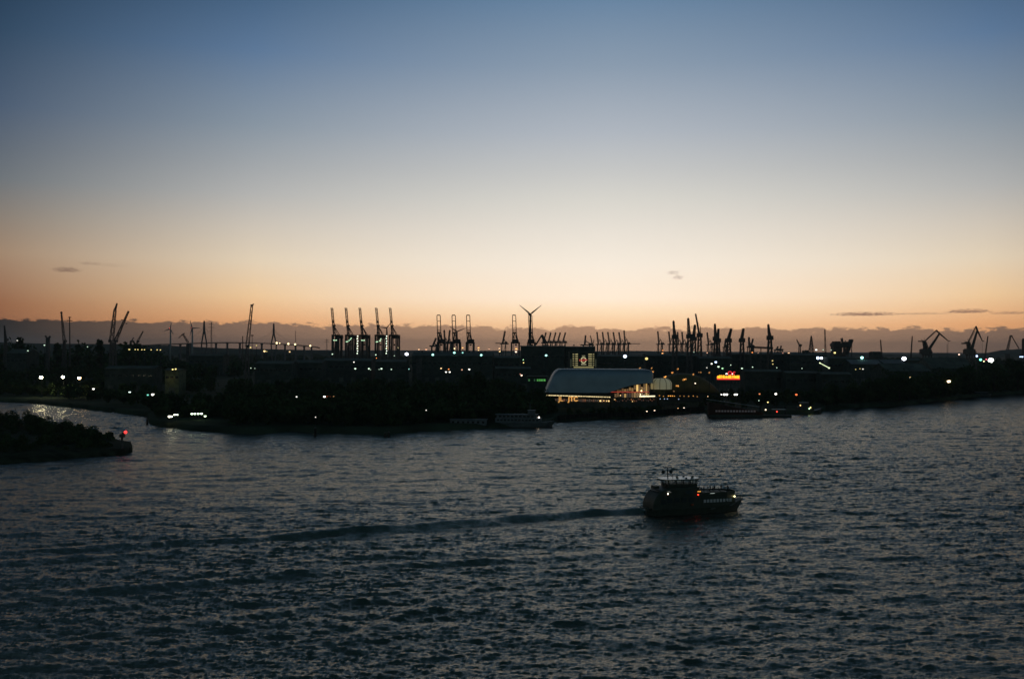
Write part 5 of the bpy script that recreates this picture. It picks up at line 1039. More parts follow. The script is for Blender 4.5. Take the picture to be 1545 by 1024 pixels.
# terrace and ground floor of the left part
mb = MB(); a = k.p(823.5, 595); b_ = k.p(921, 598.5); mb.box(((a.x+b_.x)/2, 4, a.z-.6), (b_.x-a.x, 14, 1.0)); mb.build('terrace', m_wall, t_)
rr = random.Random(4); xs_ = 824.0
while xs_ < 919:
    w_ = rr.uniform(2.2, 5.5); f = (xs_-824)/96; c = k.p(xs_+w_/2, 595.8+2.9*f); mb = MB(); mb.box((c.x, -3.35, c.z), (w_*m*.93, .25, 1.25*m)); mb.build('light_strip', emit('strip_%d' % rr.randint(0, 2), S(250, 222, 160), rr.choice((.5, .8, 1.1))), t_); xs_ += w_+.35
mb = MB(); a = k.p(825, 600); b_ = k.p(921, 609); mb.box(((a.x+b_.x)/2, 1, (a.z-1)/2), (b_.x-a.x, 5, a.z-1)); mb.build('ground_floor', m_wall, t_)
for i in range(30):
    x = 826+i*3.15; c = k.p(x, 602.5+2*(x-825)/96); s_ = rr.choice((.012, .02, .04, .08, .14)) if x > 836 else .03; mb = MB(); mb.box((c.x, -1.6, c.z), (2.3*m, .15, rr.uniform(2.2, 4.5)*m)); mb.build('window', emit('floor_window_%d' % round(s_*1000), S(255, 140, 50), s_), t_)
for i in range(24):
    x = 926+i*2.6; c = k.p(x, 603+rr.uniform(-1.5, 2)); s_ = rr.choice((.02, .03, .06, .12, .3)); mb = MB(); mb.box((c.x, -2.6, c.z), (rr.uniform(.5, 1.3)*m, .15, rr.uniform(.8, 2.4)*m)); mb.build('window', emit('floor_window_%d' % round(s_*1000), S(255, 140, 50), s_), t_)
mb = MB(); a = k.p(922, 599.5); b_ = k.p(989, 599.5); mb.box(((a.x+b_.x)/2, 2, a.z/2), (b_.x-a.x, 8.6, a.z)); mb.build('ground_floor', m_wall, t_)
for txt, x, s_ in (('JL', 842.5, 1.1), ('JTC', 857, 1.5)):
    cu = bpy.data.curves.new('lettering', 'FONT'); cu.body = txt; cu.size = 5.0; cu.extrude = .1; cu.offset = .12; cu.materials.append(emit('lettering_%s' % len(txt), S(255, 180, 85), s_*.55)); o = bpy.data.objects.new('lettering', cu); col.objects.link(o); m2 = bpy.data.meshes.new_from_object(o.evaluated_get(bpy.context.evaluated_depsgraph_get())); bpy.data.objects.remove(o); o = bpy.data.objects.new('lettering', m2); col.objects.link(o); o.parent = t_; c = k.p(x, 604.3); o.location = (c.x, -2.0, c.z-.2); o.rotation_euler = (math.radians(90), 0, 0)
for x, y, s_ in ((905.3, 604.3, 1.6), (910.3, 604, .8), (914.8, 604.5, .9), (918, 604.5, 1.2), (927, 602, .6), (935.5, 596, 1.0), (967, 589.2, 3.0), (953.6, 605, .7)):
    c = k.p(x, y); mb = MB(); mb.ball((c.x, -3.2, c.z), 1.05*m if s_ > 1 else .8*m, 8, 6); mb.build('spotlight', emit('spot_%d' % round(s_*10), S(255, 205, 130), s_*1.6), t_)
# pale lit round pavilion and the yellow tent with its lamps
k = K(1003, 810, 'membrane_pavilion', 'low rounded pavilion glowing pale yellow green beside the theatre', 'pavilion'); m = k.m; c = k.p(999, 587.5); ct_ = k.p(999, 571.5); n = 30; V2 = [0, .3, .6, .8, .93, 1]; vs = []
for v in V2:
    for j in range(n):
        t0 = 2*math.pi*j/n; s_ = math.sqrt(max(.02, 1-max(0, (v-.5)/.5)**2*.65)); vs.append((c.x+(16*m)*s_*math.cos(t0)+1.5*m, 11+11*s_*math.sin(t0), c.z+(ct_.z-c.z)*v))
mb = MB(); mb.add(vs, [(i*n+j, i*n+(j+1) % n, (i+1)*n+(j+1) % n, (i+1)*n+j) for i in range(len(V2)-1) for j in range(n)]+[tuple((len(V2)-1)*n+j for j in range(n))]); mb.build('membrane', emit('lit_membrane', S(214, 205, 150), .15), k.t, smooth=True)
mb = MB(); mb.tube([(c.x+1.5*m, 11, -1), (c.x+1.5*m, 11, c.z)], 7.2*m/1.2, 24); mb.build('base', m_wall, k.t)
mb = MB()
for j in range(0, n, 3): [mb.beam(Vector(vs[i*n+j])*1.0, Vector(vs[(i+1)*n+j]), .35) for i in range(len(V2)-1)]
mb.build('rib', m_wall, k.t)
k = K(1040, 900, 'tent_theatre', 'wide yellow tent roof studded with arcs of dim orange lamps', 'tent'); m = k.m; m_tent = mat('yellow_membrane', (.10, .075, .02), .7, 0, .2, .1)
def tent_z(u, v): return 8+17*max(0, 1-u*u)**.6*max(0, 1-v*v)**.5
nu, nv = 44, 22; gx = []
for i in range(nu+1):
    u = -1+2*i/nu; gx.append([(k.p(1038, 580).x+u*30, 28+v*26, tent_z(u, v)) for v in [-1+2*j/nv for j in range(nv+1)]])
vs = [p for r_ in gx for p in r_]; mb = MB(); W2 = nv+1; mb.add(vs, [(i*W2+j, (i+1)*W2+j, (i+1)*W2+j+1, i*W2+j+1) for i in range(nu) for j in range(nv)]); tr = mb.build('membrane', m_tent, k.t, smooth=True)
so_ = tr.modifiers.new('solid', 'SOLIDIFY'); so_.thickness = .3
mb = MB(); mb.box((k.p(1038, 580).x, 28, 4), (56, 48, 8.2)); mb.build('wall', m_wall, k.t)
for x, y, s_, r_ in ((965.5, 555.5, .35, 2.0), (983, 555, .4, 2.0), (985.5, 560.5, .5, 2.6), (1003.5, 568.5, .85, 2.6), (1014, 562, .8, 2.4), (1023, 557, .55, 2.4), (1032.5, 572.5, .7, 2.9), (1022, 582, .75, 2.6), (1045, 565, .5, 2.6), (1056, 562, .3, 2.2), (1070.5, 562, .35, 2.2), (1017, 590, .14, 1.8)):
    Dl = 880 if y < 570 else 845; c = at(x, y, Dl)-k.o; mb = MB(); q_ = random.Random(int(x))
    for j in range(5): mb.ball((c.x+q_.uniform(-.9, .9)*r_*m*.8, c.y+q_.uniform(-1, 1), c.z+q_.uniform(-.45, .45)*r_*m*.7), r_*m*.40, 8, 5)
    mb.build('lamp_cluster', emit('tent_lamp_%d' % round(s_*100), S(255, 168, 62), s_*.5), k.t)
    mb = MB(); mb.beam((c.x, c.y+.6, -1), (c.x, c.y+.6, c.z), .3); mb.build('lamp_mast', m_pole, k.t); glow(k.t, (c.x, c.y-1.5, c.z+.5), 150*s_, S(255, 170, 80))
# small warm quay lights right of the theatre
for i, (x, y, s_) in enumerate(((995, 596.5, .5), (1001, 597.5, .4), (1008.5, 597, 1.0), (1011.5, 597, 1.2), (1014.5, 597, 1.0), (1017.5, 597.2, .6), (1026, 597, .3), (1032, 597.3, .3), (1039, 597.5, .4), (1046, 597, .45), (1052, 598, .35))):
    lamp(x, y, .9, S(255, 170, 70), s_*2.2, ORD[i]+' from the left of the row of small amber quay lamps between theatre and gangway', 5, D=790, group='row of small amber quay lamps', cn='amber')
for i, (x, y) in enumerate(((996, 601.5), (1002.5, 601.5), (1007, 601.5), (1024, 601.8))): lamp(x, y, .75, BLUE, 1.5, ORD[i]+' from the left of the tiny bluish lamps under the amber quay lamps', 3, D=770, group='tiny bluish quay lamps', cn='blue')
# ------------------------------------------------------------------ quay, pontoon, gangway, moored ships, posts
k = K(950, 712, 'quay_wall', 'dark quay wall along the water in front of the metal theatre', 'wall'); mb = MB(); pr = None
for x in range(842, 1064, 10):
    g0 = ground(x, shore_y(x)-.6)-k.o; cur = Vector((g0.x, g0.y, 0))
    if pr is not None: mb.beam(pr+Vector((0, 0, -1.6)), cur+Vector((0, 0, -1.6)), 5.0, 1.2)
    pr = cur
mb.build('wall', mat('quay_stone', (.02, .022, .018), .9, 0, .4, .3, 0), k.t)
mb = MB()
for x in range(846, 1060, 7): g0 = ground(x, shore_y(x)-.1)-k.o; mb.tube([(g0.x, g0.y, -4), (g0.x, g0.y, 1.8)], .28, 6)
mb.build('fender_piles', m_bark, k.t)
k = K(1125, 748, 'pontoon', 'long floating pontoon below the sloping gangway with a pale awning and a red lamp', 'pontoon', gz=0.0); m = k.m
mb = MB(); a = k.p(1071, 625); b_ = k.p(1192, 625); mb.box(((a.x+b_.x)/2, 0, .6), (b_.x-a.x, 10, 2.4)); mb.build('hull', m_wall, k.t, bevel=.2)
mb = MB(); c = k.p(1175, 617.2); mb.box((c.x, 0, c.z), (19*m, 5, .35)); mb.build('awning', mat('pale_canvas', (.42, .42, .40), .8), k.t)
mb = MB(); [mb.beam((c.x+i*m, j, 1.8), (c.x+i*m, j, c.z), .16) for i in (-9, 0, 9) for j in (-2.3, 2.3)]; mb.build('awning_post', m_pole, k.t)
mb = MB(); xa, xb = k.p(1069, 617).x, k.p(1150, 617).x; za, zc = k.p(1069, 606).z, 3.6
mb.add([(xa, -2.5, 1.8), (xb, -2.5, 1.8), (xb, 3.5, 1.8), (xa, 3.5, 1.8), (xa, -2.5, za), (xb, -2.5, zc), (xb, 3.5, zc), (xa, 3.5, za)], [(0, 3, 2, 1), (4, 5, 6, 7), (0, 1, 5, 4), (1, 2, 6, 5), (2, 3, 7, 6), (3, 0, 4, 7)]); mb.build('cabin', mat('oxide_red_wall', (.05, .022, .012), .85), k.t)
for i in range(14): c = k.p(1080+i*4.4, 616); mb = MB(); mb.box((c.x, -2.55, 4.6), (3.0*m, .12, 1.3)); mb.build('window', emit('pontoon_window_%d' % (i % 3), S(255, 130, 50), (.012, .02, .008)[i % 3]), k.t)
mb = MB(); c = k.p(1170, 620.2); mb.beam((c.x, -3.9, 1.8), (c.x, -3.9, c.z-.5), .15); mb.build('lamp_post', m_pole, k.t); mb = MB(); mb.ball((c.x, -4.2, c.z), .55, 8, 6); mb.build('red_lamp', emit('red_lamp', S(255, 70, 50), 2), k.t)
mb = MB(); c = k.p(1153, 617.4); mb.beam((c.x, -3.9, 1.8), (c.x, -3.9, c.z-.5), .15); mb.build('lamp_post', m_pole, k.t); mb = MB(); mb.ball((c.x, -4.2, c.z), .55, 8, 6); mb.build('white_lamp', emit('warm_lamp', S(255, 225, 180), 3), k.t)
for i, x in enumerate((1073, 1110, 1150, 1188)): c = k.p(x, 622); mb = MB(); mb.tube([(c.x, 5.6, -3), (c.x, 5.6, 7.5)], .5, 10); mb.build('mooring_pile', m_bark, k.t)
k = K(1105, 760, 'gangway', 'covered gangway roof sloping down to the right towards the pontoon', 'gangway'); m = k.m
a = k.p(1066.5, 602); b_ = k.p(1146, 613.5); mb = MB(); mb.beam(a, b_, .45, 4.2); mb.build('roof', mat('gangway_roof', (.20, .21, .21), .7), k.t)
mb = MB(); dz = Vector((0, 0, -3.0)); mb.beam(a+dz, b_+dz, .6, 4); 
for i in range(15): c = a.lerp(b_, i/14); [mb.beam(c+Vector((0, y, 0)), c+dz+Vector((0, y, 0)), .16) for y in (-1.9, 1.9)]
mb.build('truss', m_steel, k.t); mb = MB(); c0 = k.p(1072, 609); c1 = k.p(1120, 617); mb.beam(c0+Vector((0, -2.2, 0)), c1+Vector((0, -2.2, 0)), .22); mb.build('handrail_light', emit('rail_light', S(255, 120, 50), .10), k.t)
mb = MB(); mb.box((a.x+2, 0, (a.z-3)/2-2), (3, 4, a.z)); mb.build('abutment', m_wall, k.t); mb = MB(); mb.beam((a.x+1, -2, a.z), (a.x+.3, -2, a.z+2.2), .25); mb.build('lamp_post', m_pole, k.t); mb = MB(); mb.ball((a.x+.3, -2.2, a.z+2.2), .4, 6, 5); mb.build('lamp', emit('gang_lamp', S(255, 210, 160), 1.0), k.t)
def hull(mb, Lh, W, dk, bow=.25, stern=.06, dr=-.8, sheer=1.0, rake=2.0, n=26):
    """boat hull, x forward; dk = deck height"""
    rows = []
    for i in range(n+1):
        f = i/n; x = -Lh/2+Lh*f; wf = min(1, (f/stern)**.4 if f < stern else 1)*(1-max(0, (f-(1-bow))/bow)**2.2); wf = max(wf, .02); dz = dk+sheer*max(0, (f-.6)/.4)**1.8
        fl = max(0, (f-.75)/.25)
        rows.append([(x-rake*fl, -W/2*wf*.55*(1-fl*.5), dr), (x-rake*fl*.7, -W/2*wf*(.96-.3*fl), 0.0), (x, -W/2*wf, dz), (x, W/2*wf, dz), (x-rake*fl*.7, W/2*wf*(.96-.3*fl), 0.0), (x-rake*fl, W/2*wf*.55*(1-fl*.5), dr)])
    vs = [p for r_ in rows for p in r_]; fs = [(i*6+j, i*6+(j+1) % 6, (i+1)*6+(j+1) % 6, (i+1)*6+j) for i in range(n) for j in range(6)]; fs += [tuple(range(6))[::-1], tuple(n*6+j for j in range(6))]; mb.add(vs, fs); return mb
m_paint = mat('pale_ship_paint', (.13, .14, .14), .6, 0, .25, .3); m_hulld = mat('dark_hull', (.03, .035, .03), .5, 0, .3, .5)
# moored excursion ship
g0 = ground(788, 643.5); t_ = thing('excursion_ship', 'pale grey moored ship with two decks, its bow with one white lamp pointing right', 'ship', (g0.x, g0.y, 0), math.radians(-3))
mb = MB(); hull(mb, 42, 8.5, 2.6, sheer=1.6, rake=3); mb.build('hull', mat('grey_hull', (.085, .095, .09), .6, 0, .3, .4), t_)
mb = MB(); mb.box((0, 0, .1), (39, 8.0, 1.1)); mb.build('waterline_band', m_hulld, t_)
mb = MB(); mb.box((-2.5, 0, 4.1), (30, 7, 3.0)); mb.build('lower_cabin', m_paint, t_, bevel=.2); mb = MB(); mb.box((-3.5, 0, 6.75), (26, 6.2, 2.2)); mb.build('upper_cabin', m_paint, t_, bevel=.2)
mb = MB(); mb.box((-3.5, 0, 8.0), (28, 7.0, .25)); mb.build('roof', m_paint, t_); mb = MB(); mb.box((6, 0, 9.4), (4.5, 4, 2.4)); mb.box((6, 0, 10.7), (5.2, 4.8, .25)); mb.build('wheelhouse', m_paint, t_)
for i in range(12): mb = MB(); mb.box((-15.6+i*2.3, -3.55, 4.5), (1.5, .1, 1.1)); mb.build('window', m_glassd, t_)
for i in range(9): mb = MB(); mb.box((-14.2+i*2.6, -3.15, 6.9), (1.8, .1, 1.1)); mb.build('window', m_glassd, t_)
mb = MB(); [mb.beam((12+i*1.6, -3.6+i*.55, 3.0+i*.25), (12+i*1.6, -3.6+i*.55, 4.2+i*.3), .08) for i in range(6)]; mb.beam((12, -3.6, 4.2), (20, -.9, 5.7), .1); mb.beam((12, 3.6, 4.2), (20, .9, 5.7), .1); mb.build('railing', m_paint, t_)
mb = MB(); mb.tube([(5, 0, 10.8), (5, 0, 15)], .12, 6); mb.beam((4, 0, 13), (6, 0, 13), .1); mb.build('mast', m_paint, t_); mb = MB(); mb.ball((10.8, -2.6, 6.3), .5, 8, 6); mb.build('lamp', emit('ship_lamp', S(255, 235, 215), 6), t_); mb = MB(); mb.beam((10.8, -2.2, 2.6), (10.8, -2.2, 6.2), .12); mb.build('lamp_post', m_pole, t_)
g0 = ground(707, 645); t_ = thing('barge', 'long low grey barge moored left of the pale ship', 'barge', (g0.x, g0.y, 0), math.radians(-4)); mb = MB(); hull(mb, 27, 6.5, 1.6, bow=.1, sheer=.3, rake=1); mb.build('hull', m_hulld, t_); mb = MB(); mb.box((0, 0, 3.4), (23, 5.4, 3.6)); mb.build('cabin', m_paint, t_, bevel=.15); mb = MB(); mb.box((0, 0, 5.35), (24, 6, .3)); mb.build('roof', m_paint, t_)
for i in range(7): mb = MB(); mb.box((-9.6+i*3.2, -2.75, 3.7), (1.5, .1, 1.2)); mb.build('window', m_glassd, t_)
# tug
g0 = ground(1216, 623.5); t_ = thing('tug', 'dark tug moored at the right end of the pontoon with a pale wheelhouse roof', 'tug', (g0.x, g0.y, 0), math.radians(3)); mb = MB(); hull(mb, 25, 8, 2.2, sheer=2.2, rake=1.5, stern=.15); mb.build('hull', m_hulld, t_)
mb = MB(); mb.box((-1, 0, 3.8), (12, 5.6, 3.2)); mb.build('deckhouse', mat('tug_paint', (.03, .035, .035), .6), t_, bevel=.2); mb = MB(); mb.box((-2, 0, 7.0), (5.6, 4.4, 3.2), taper=.9); mb.build('wheelhouse', mat('tug_paint', (.03, .035, .035), .6), t_, bevel=.2); mb = MB(); mb.box((-2, 0, 8.8), (6.6, 5.2, .3)); mb.build('roof', mat('pale_canvas', (.42, .42, .40), .8), t_)
mb = MB(); mb.tube([(1.8, 0, 5), (1.8, 0, 9.0)], [.9, .7], 10); mb.build('funnel', m_hulld, t_); mb = MB(); mb.tube([(-4, 0, 8.8), (-4, 0, 14)], .12, 6); mb.build('mast', m_hulld, t_); mb = MB(); [mb.tube([(x, 4*.97, 1.2), (x, -4*.97, 1.2)], .5, 8) for x in (-6, -2, 2, 6)]; mb.build('fender', m_hulld, t_)
for i, (x, z, c, s_) in enumerate(((-5.6, 6.6, S(255, 200, 120), 4), (1.6, 4.0, S(200, 255, 190), 5), (2.6, 4.9, S(255, 225, 120), 5))): mb = MB(); mb.ball((x, -3.1, z), .42, 8, 6); mb.build('lamp', emit('tug_lamp_%d' % i, c, s_), t_)
# small boat at the far right bank
g0 = ground(1477, 597.5); t_ = thing('motor_boat', 'small boat with a pale cabin moored at the far right bank', 'boat', (g0.x, g0.y, 0), math.radians(6)); mb = MB(); hull(mb, 30, 6.5, 1.8, sheer=1); mb.build('hull', m_hulld, t_); mb = MB(); mb.box((2, 0, 3.2), (15, 4.6, 2.6)); mb.build('cabin', mat('tug_paint', (.03, .035, .035), .6), t_, bevel=.2); mb = MB(); mb.box((2, 0, 4.7), (16, 5, .25)); mb.build('roof', m_paint, t_)
# mooring posts in the water
for px, py, h, lb in ((475.6, 658, 5, 'black mooring post standing in the water below the tiny bank lamp'), (581.5, 660, 3, 'left one of two short black mooring posts in mid river edge'), (586.5, 659, 3, 'right one of two short black mooring posts in mid river edge'), (222, 640, 3.5, 'short post at the corner of the left bank inlet')):
    g0 = ground(px, py); t_ = thing('mooring_post', lb, 'post', (g0.x, g0.y, 0), 0, 'mooring posts'); mb = MB(); [mb.tube([(i*.5, j*.5, -2), (i*.18, j*.18, h)], [.3, .26], 8) for i in (-1, 1) for j in (-1, 1)]; mb.build('pile', m_bark, t_); mb = MB(); mb.tube([(0, 0, h-.5), (0, 0, h+.15)], .6, 10); mb.build('cap', m_steel, t_)
# light on the headland
c = at(187, 664, 470); t_ = thing('navigation_light', 'red navigation light on a stout post at the tip of the left headland', 'beacon', (c.x, c.y, 2.0)); k_ = c; zz_ = at(187, 651.5, 470).z-2
mb = MB(); mb.tube([(-.9, 0, -1), (-.9, 0, zz_-2.2)], [.55, .5], 10); mb.build('post', m_steel, t_); mb = MB(); mb.box((-.8, 0, zz_-1.7), (2.2, 1.8, 1.6)); mb.box((-.2, 0, zz_-.5), (1.3, 1.3, .9)); mb.build('lamp_housing', m_steel, t_)
mb = MB(); mb.ball((.85, -.4, zz_), .72, 10, 8); mb.build('red_lamp', emit('beacon_red', S(255, 45, 40), 3.2), t_, smooth=True)
mb = MB(); mb.beam((-2.2, 0, 0), (-2.2, 0, 2.2), .14); mb.beam((2, 0, 0), (2, 0, 1.4), .14); mb.build('railing', m_steel, t_)
# ------------------------------------------------------------------ the ferry
g0 = at(1046, 770, 308); fy = thing('ferry', 'dark harbour ferry with a white roofed wheelhouse crossing the river, trailing a wake', 'ferry', (g0.x-.3, 308, 0), math.radians(17))
m_fh = mat('ferry_hull', (.028, .034, .02), .45, 0, .3, .6, .4); m_fs = mat('ferry_side', (.034, .040, .025), .5, 0, .3, .5, .4); m_white = mat('ferry_white', (.80, .78, .74), .28, 0, .06, .8, 1.0)
mb = MB(); hull(mb, 33, 8.2, 2.0, bow=.34, stern=.05, sheer=1.8, rake=2.8); mb.v = [(x+1.0, y, z) for x, y, z in mb.v]; mb.build('hull', m_fh, fy)
mb = MB(); mb.beam((4, -4.15, 1.5), (11.5, -3.2, 2.2), .22, .3); mb.beam((11.5, -3.3, 2.2), (17.2, -.5, 3.7), .22, .3); mb.beam((4, 4.15, 1.5), (11.5, 3.2, 2.2), .22, .3); mb.beam((11.5, 3.3, 2.2), (17.2, .5, 3.7), .22, .3); mb.build('rubbing_strake', mat('strake_grey', (.16, .16, .15), .7), fy)
mb = MB(); mb.box((-15.6, 0, 1.9), (1.6, 5.5, .35)); mb.beam((-16.2, -2.6, 2), (-16.2, -2.6, 3), .1); mb.beam((-16.2, 2.6, 2), (-16.2, 2.6, 3), .1); mb.build('stern_platform', m_fs, fy)
# rounded after house
prof = [(-15.0, 1.4)]+[(-15.0+5.6*(1-math.cos(a)), 2.2+6.0*math.sin(a)) for a in [i*math.pi/2/10 for i in range(11)]]+[(-3, 8.35), (.2, 8.35), (1.2, 6.2), (1.4, 1.4)]
mb = MB(); n = len(prof); W = 3.9; vs = [(x, -W, z) for x, z in prof]+[(x, W, z) for x, z in prof]; mb.add(vs, [(i, (i+1) % n, n+(i+1) % n, n+i) for i in range(n)]+[tuple(range(n))[::-1], tuple(range(n, 2*n))]); mb.build('after_house', m_fs, fy, bevel=.25)
m_fg = mat('ferry_glass', (.02, .03, .03), .3, 0, .1, .5, .3)
for i, (x, z) in enumerate(((-11.6, 4.2), (-9.6, 4.6), (-7.2, 4.6), (-4.8, 4.6), (-2.4, 4.6))): mb = MB(); mb.box((x, -3.93, z), (1.7, .12, 1.5)); mb.build('window', m_fg, fy)
mb = MB(); mb.box((-12.9, 0, 6.6), (.15, 5.6, 1.3)); mb.build('stern_window', m_fg, fy)
for x in (-3.0,): mb = MB(); mb.box((x, -3.95, 6.9), (2.6, .1, 1.1)); mb.build('poster_panel', mat('ferry_panel', (.035, .05, .05), .6), fy)
# forward cabin and open upper deck
mb = MB(); P_ = [(1.2, -3.8), (10.2, -3.6), (13.9, -1.8), (14.3, 0), (13.9, 1.8), (10.2, 3.6), (1.2, 3.8)]; n = len(P_); vs = [(x, y, 1.8) for x, y in P_]+[(x-.3, y*.98, 5.6) for x, y in P_]; mb.add(vs, [(i, (i+1) % n, n+(i+1) % n, n+i) for i in range(n)]+[tuple(range(n))[::-1], tuple(range(n, 2*n))]); mb.build('forward_cabin', m_fs, fy, bevel=.12)
mb = MB()
for (x0, y0), (x1, y1) in zip(P_[:-1], P_[1:]): mb.beam((x0-.2, y0, 6.05), (x1-.2, y1, 6.05), .95, .12)
mb.beam((1.2, -3.8, 6.85), (9.3, -3.5, 6.85), .12); mb.build('bulwark', m_fs, fy)
mb = MB(); mb.beam((13.4, -2.8, 4.0), (17.2, -.5, 4.8), .1); mb.beam((13.4, 2.8, 4.0), (17.2, .5, 4.8), .1); [mb.beam((13.4+i*.9, s_*(-2.8+i*.55), 3.0), (13.4+i*.9, s_*(-2.8+i*.55), 4.0+i*.2), .08) for i in range(5) for s_ in (-1, 1)]; mb.build('bow_rail', m_fs, fy)
for i in range(9):
    x = 2.3+i*1.12; y = -3.83+max(0, (x-1.2))*.036; mb = MB(); mb.box((x, y, 3.9), (.78, .1, .95), math.radians(2)); mb.build('window', emit('cabin_window_%d' % (i % 3), S(190, 150, 90), (.006, .003, .0045)[i % 3]), fy)
# wheelhouse
mb = MB(); 
for sx, sy in ((-9.3, -2.7), (-9.3, 2.7), (.2, -2.7), (.2, 2.7), (-6.9, -2.9), (-4.5, -2.9), (-2.2, -2.9), (-6.9, 2.9), (-4.5, 2.9), (-2.2, 2.9), (.6, -1), (.6, 1), (-9.6, -1), (-9.6, 1)): mb.beam((sx*.97, sy*.95, 8.3), (sx, sy, 10.35), .2)
mb.box((-4.5, 0, 8.75), (9.6, 5.4, .9)); mb.build('wheelhouse_frame', m_fs, fy)
mb = MB(); mb.box((-4.5, 0, 9.7), (9.2, 5.1, 1.1)); gw = mb.build('wheelhouse_glass', m_fg, fy)
gm = bpy.data.materials.new('clear_glass'); gm.use_nodes = True; nn = gm.node_tree; nn.nodes.clear(); a_ = nn.nodes.new('ShaderNodeBsdfTransparent'); a_.inputs[0].default_value = (.75, .8, .8, 1); b1 = nn.nodes.new('ShaderNodeBsdfGlossy'); b1.inputs['Roughness'].default_value = .05; mx = nn.nodes.new('ShaderNodeMixShader'); mx.inputs[0].default_value = .12; oo = nn.nodes.new('ShaderNodeOutputMaterial'); nn.links.new(a_.outputs[0], mx.inputs[1]); nn.links.new(b1.outputs[0], mx.inputs[2]); nn.links.new(mx.outputs[0], oo.inputs[0])
gw.data.materials.clear(); gw.data.materials.append(gm)
mb = MB(); P2 = [(-11.4, -1.6), (-9.8, -3.4), (-4, -3.7), (-.4, -3.5), (1.9, -1.4), (1.9, 1.4), (-.4, 3.5), (-4, 3.7), (-9.8, 3.4), (-11.4, 1.6)]; n = len(P2); vs = [(x, y, 10.4) for x, y in P2]+[(x, y, 10.68) for x, y in P2]; mb.add(vs, [(i, (i+1) % n, n+(i+1) % n, n+i) for i in range(n)]+[tuple(range(n))[::-1], tuple(range(n, 2*n))]); mb.build('roof', m_fs, fy)
mb = MB(); vs = [(x*.97-.1, y*.93, 10.69) for x, y in P2]+[(x*.97-.1, y*.93, 10.76) for x, y in P2]; mb.add(vs, [(i, (i+1) % n, n+(i+1) % n, n+i) for i in range(n)]+[tuple(range(n))[::-1], tuple(range(n, 2*n))]); mb.build('roof_top', m_white, fy)
mb = MB(); [mb.box((x, y, 10.95), (.5, .5, .4)) for x, y in ((-4.8, 1), (-5.6, -1), (-2, 2), (-3.3, -2.4), (.4, .6), (-1, -1.6))]; mb.build('roof_fitting', m_fs, fy)
mb = MB(); mb.tube([(-8.3, 0, 10.6), (-8.5, 0, 14.1)], [.2, .12], 8); mb.tube([(-6.9, -.5, 10.6), (-7.3, -.4, 13.2)], .1, 6); mb.beam((-10.2, 0, 13.1), (-6.6, 0, 13.1), .14); mb.beam((-9.4, -1, 12.2), (-7.5, 1, 12.2), .12); mb.beam((-8.6, 0, 12.6), (-7.0, 0, 11.2), .1); mb.build('mast', m_hulld, fy)
mb = MB(); mb.box((-8.4, 0, 14.1), (2.9, .3, .22)); mb.build('radar_scanner', m_hulld, fy)
for x in (-9.9, -7.3): mb = MB(); mb.ball((x, 0, 12.75), .58, 12, 8, 1.0); mb.build('signal_ball', m_hulld, fy, smooth=True)
mb = MB(); mb.box((-12.6, 0, 8.3), (1.6, 2.5, .9)); mb.beam((-12.9, -2.4, 7.6), (-12.9, 2.4, 7.6), .1); mb.build('life_raft', m_fs, fy)
for nme, p_, r_, c, s_ in (('deck_lamp', (-10.2, -3.95, 6.6), .20, S(255, 225, 195), 7), ('side_light', (-.1, -4.05, 6.0), .17, S(255, 50, 25), 7), ('bow_light', (13.3, -2.3, 4.75), .22, S(255, 235, 170), 7)):
    mb = MB(); mb.ball(p_, r_, 8, 6); mb.build(nme, emit(nme, c, s_), fy)
mb = MB(); mb.box((.25, -4.0, 6.95), (1.1, .1, .26)); mb.build('amber_light_bar', emit('amber_bar', S(255, 175, 60), .9), fy)
mb = MB(); mb.box((4.9, -3.8, 6.2), (1.5, .12, .12), math.radians(2)); mb.build('white_light_bar', emit('white_bar', S(225, 240, 230), .5), fy)
mb = MB(); mb.box((-10.0, -3.95, 7.3), (.9, .08, .12)); mb.box((-9.6, -3.95, 7.05), (.9, .08, .1)); mb.build('light_reflector', emit('reflector', S(200, 200, 190), .25), fy)  # no lamp: pale strips above the deck lamp, given a glow of their own
mb = MB(); mb.tube([(-2.1, -4.15, 3.0), (-2.1, -4.15, 3.25)], .5, 12); mb.ball((-2.1, -4.05, 2.9), .42, 10, 6, .5); mb.build('life_ring', mat('life_ring_orange', (.25, .06, .02), .6), fy)
mb = MB()
for i in range(8): mb.box((3.1+i*1.1, -1.6, 6.0), (.9, 2.6, .5)); mb.box((3.1+i*1.1, 1.6, 6.0), (.9, 2.6, .5))
mb.build('bench', m_fs, fy)
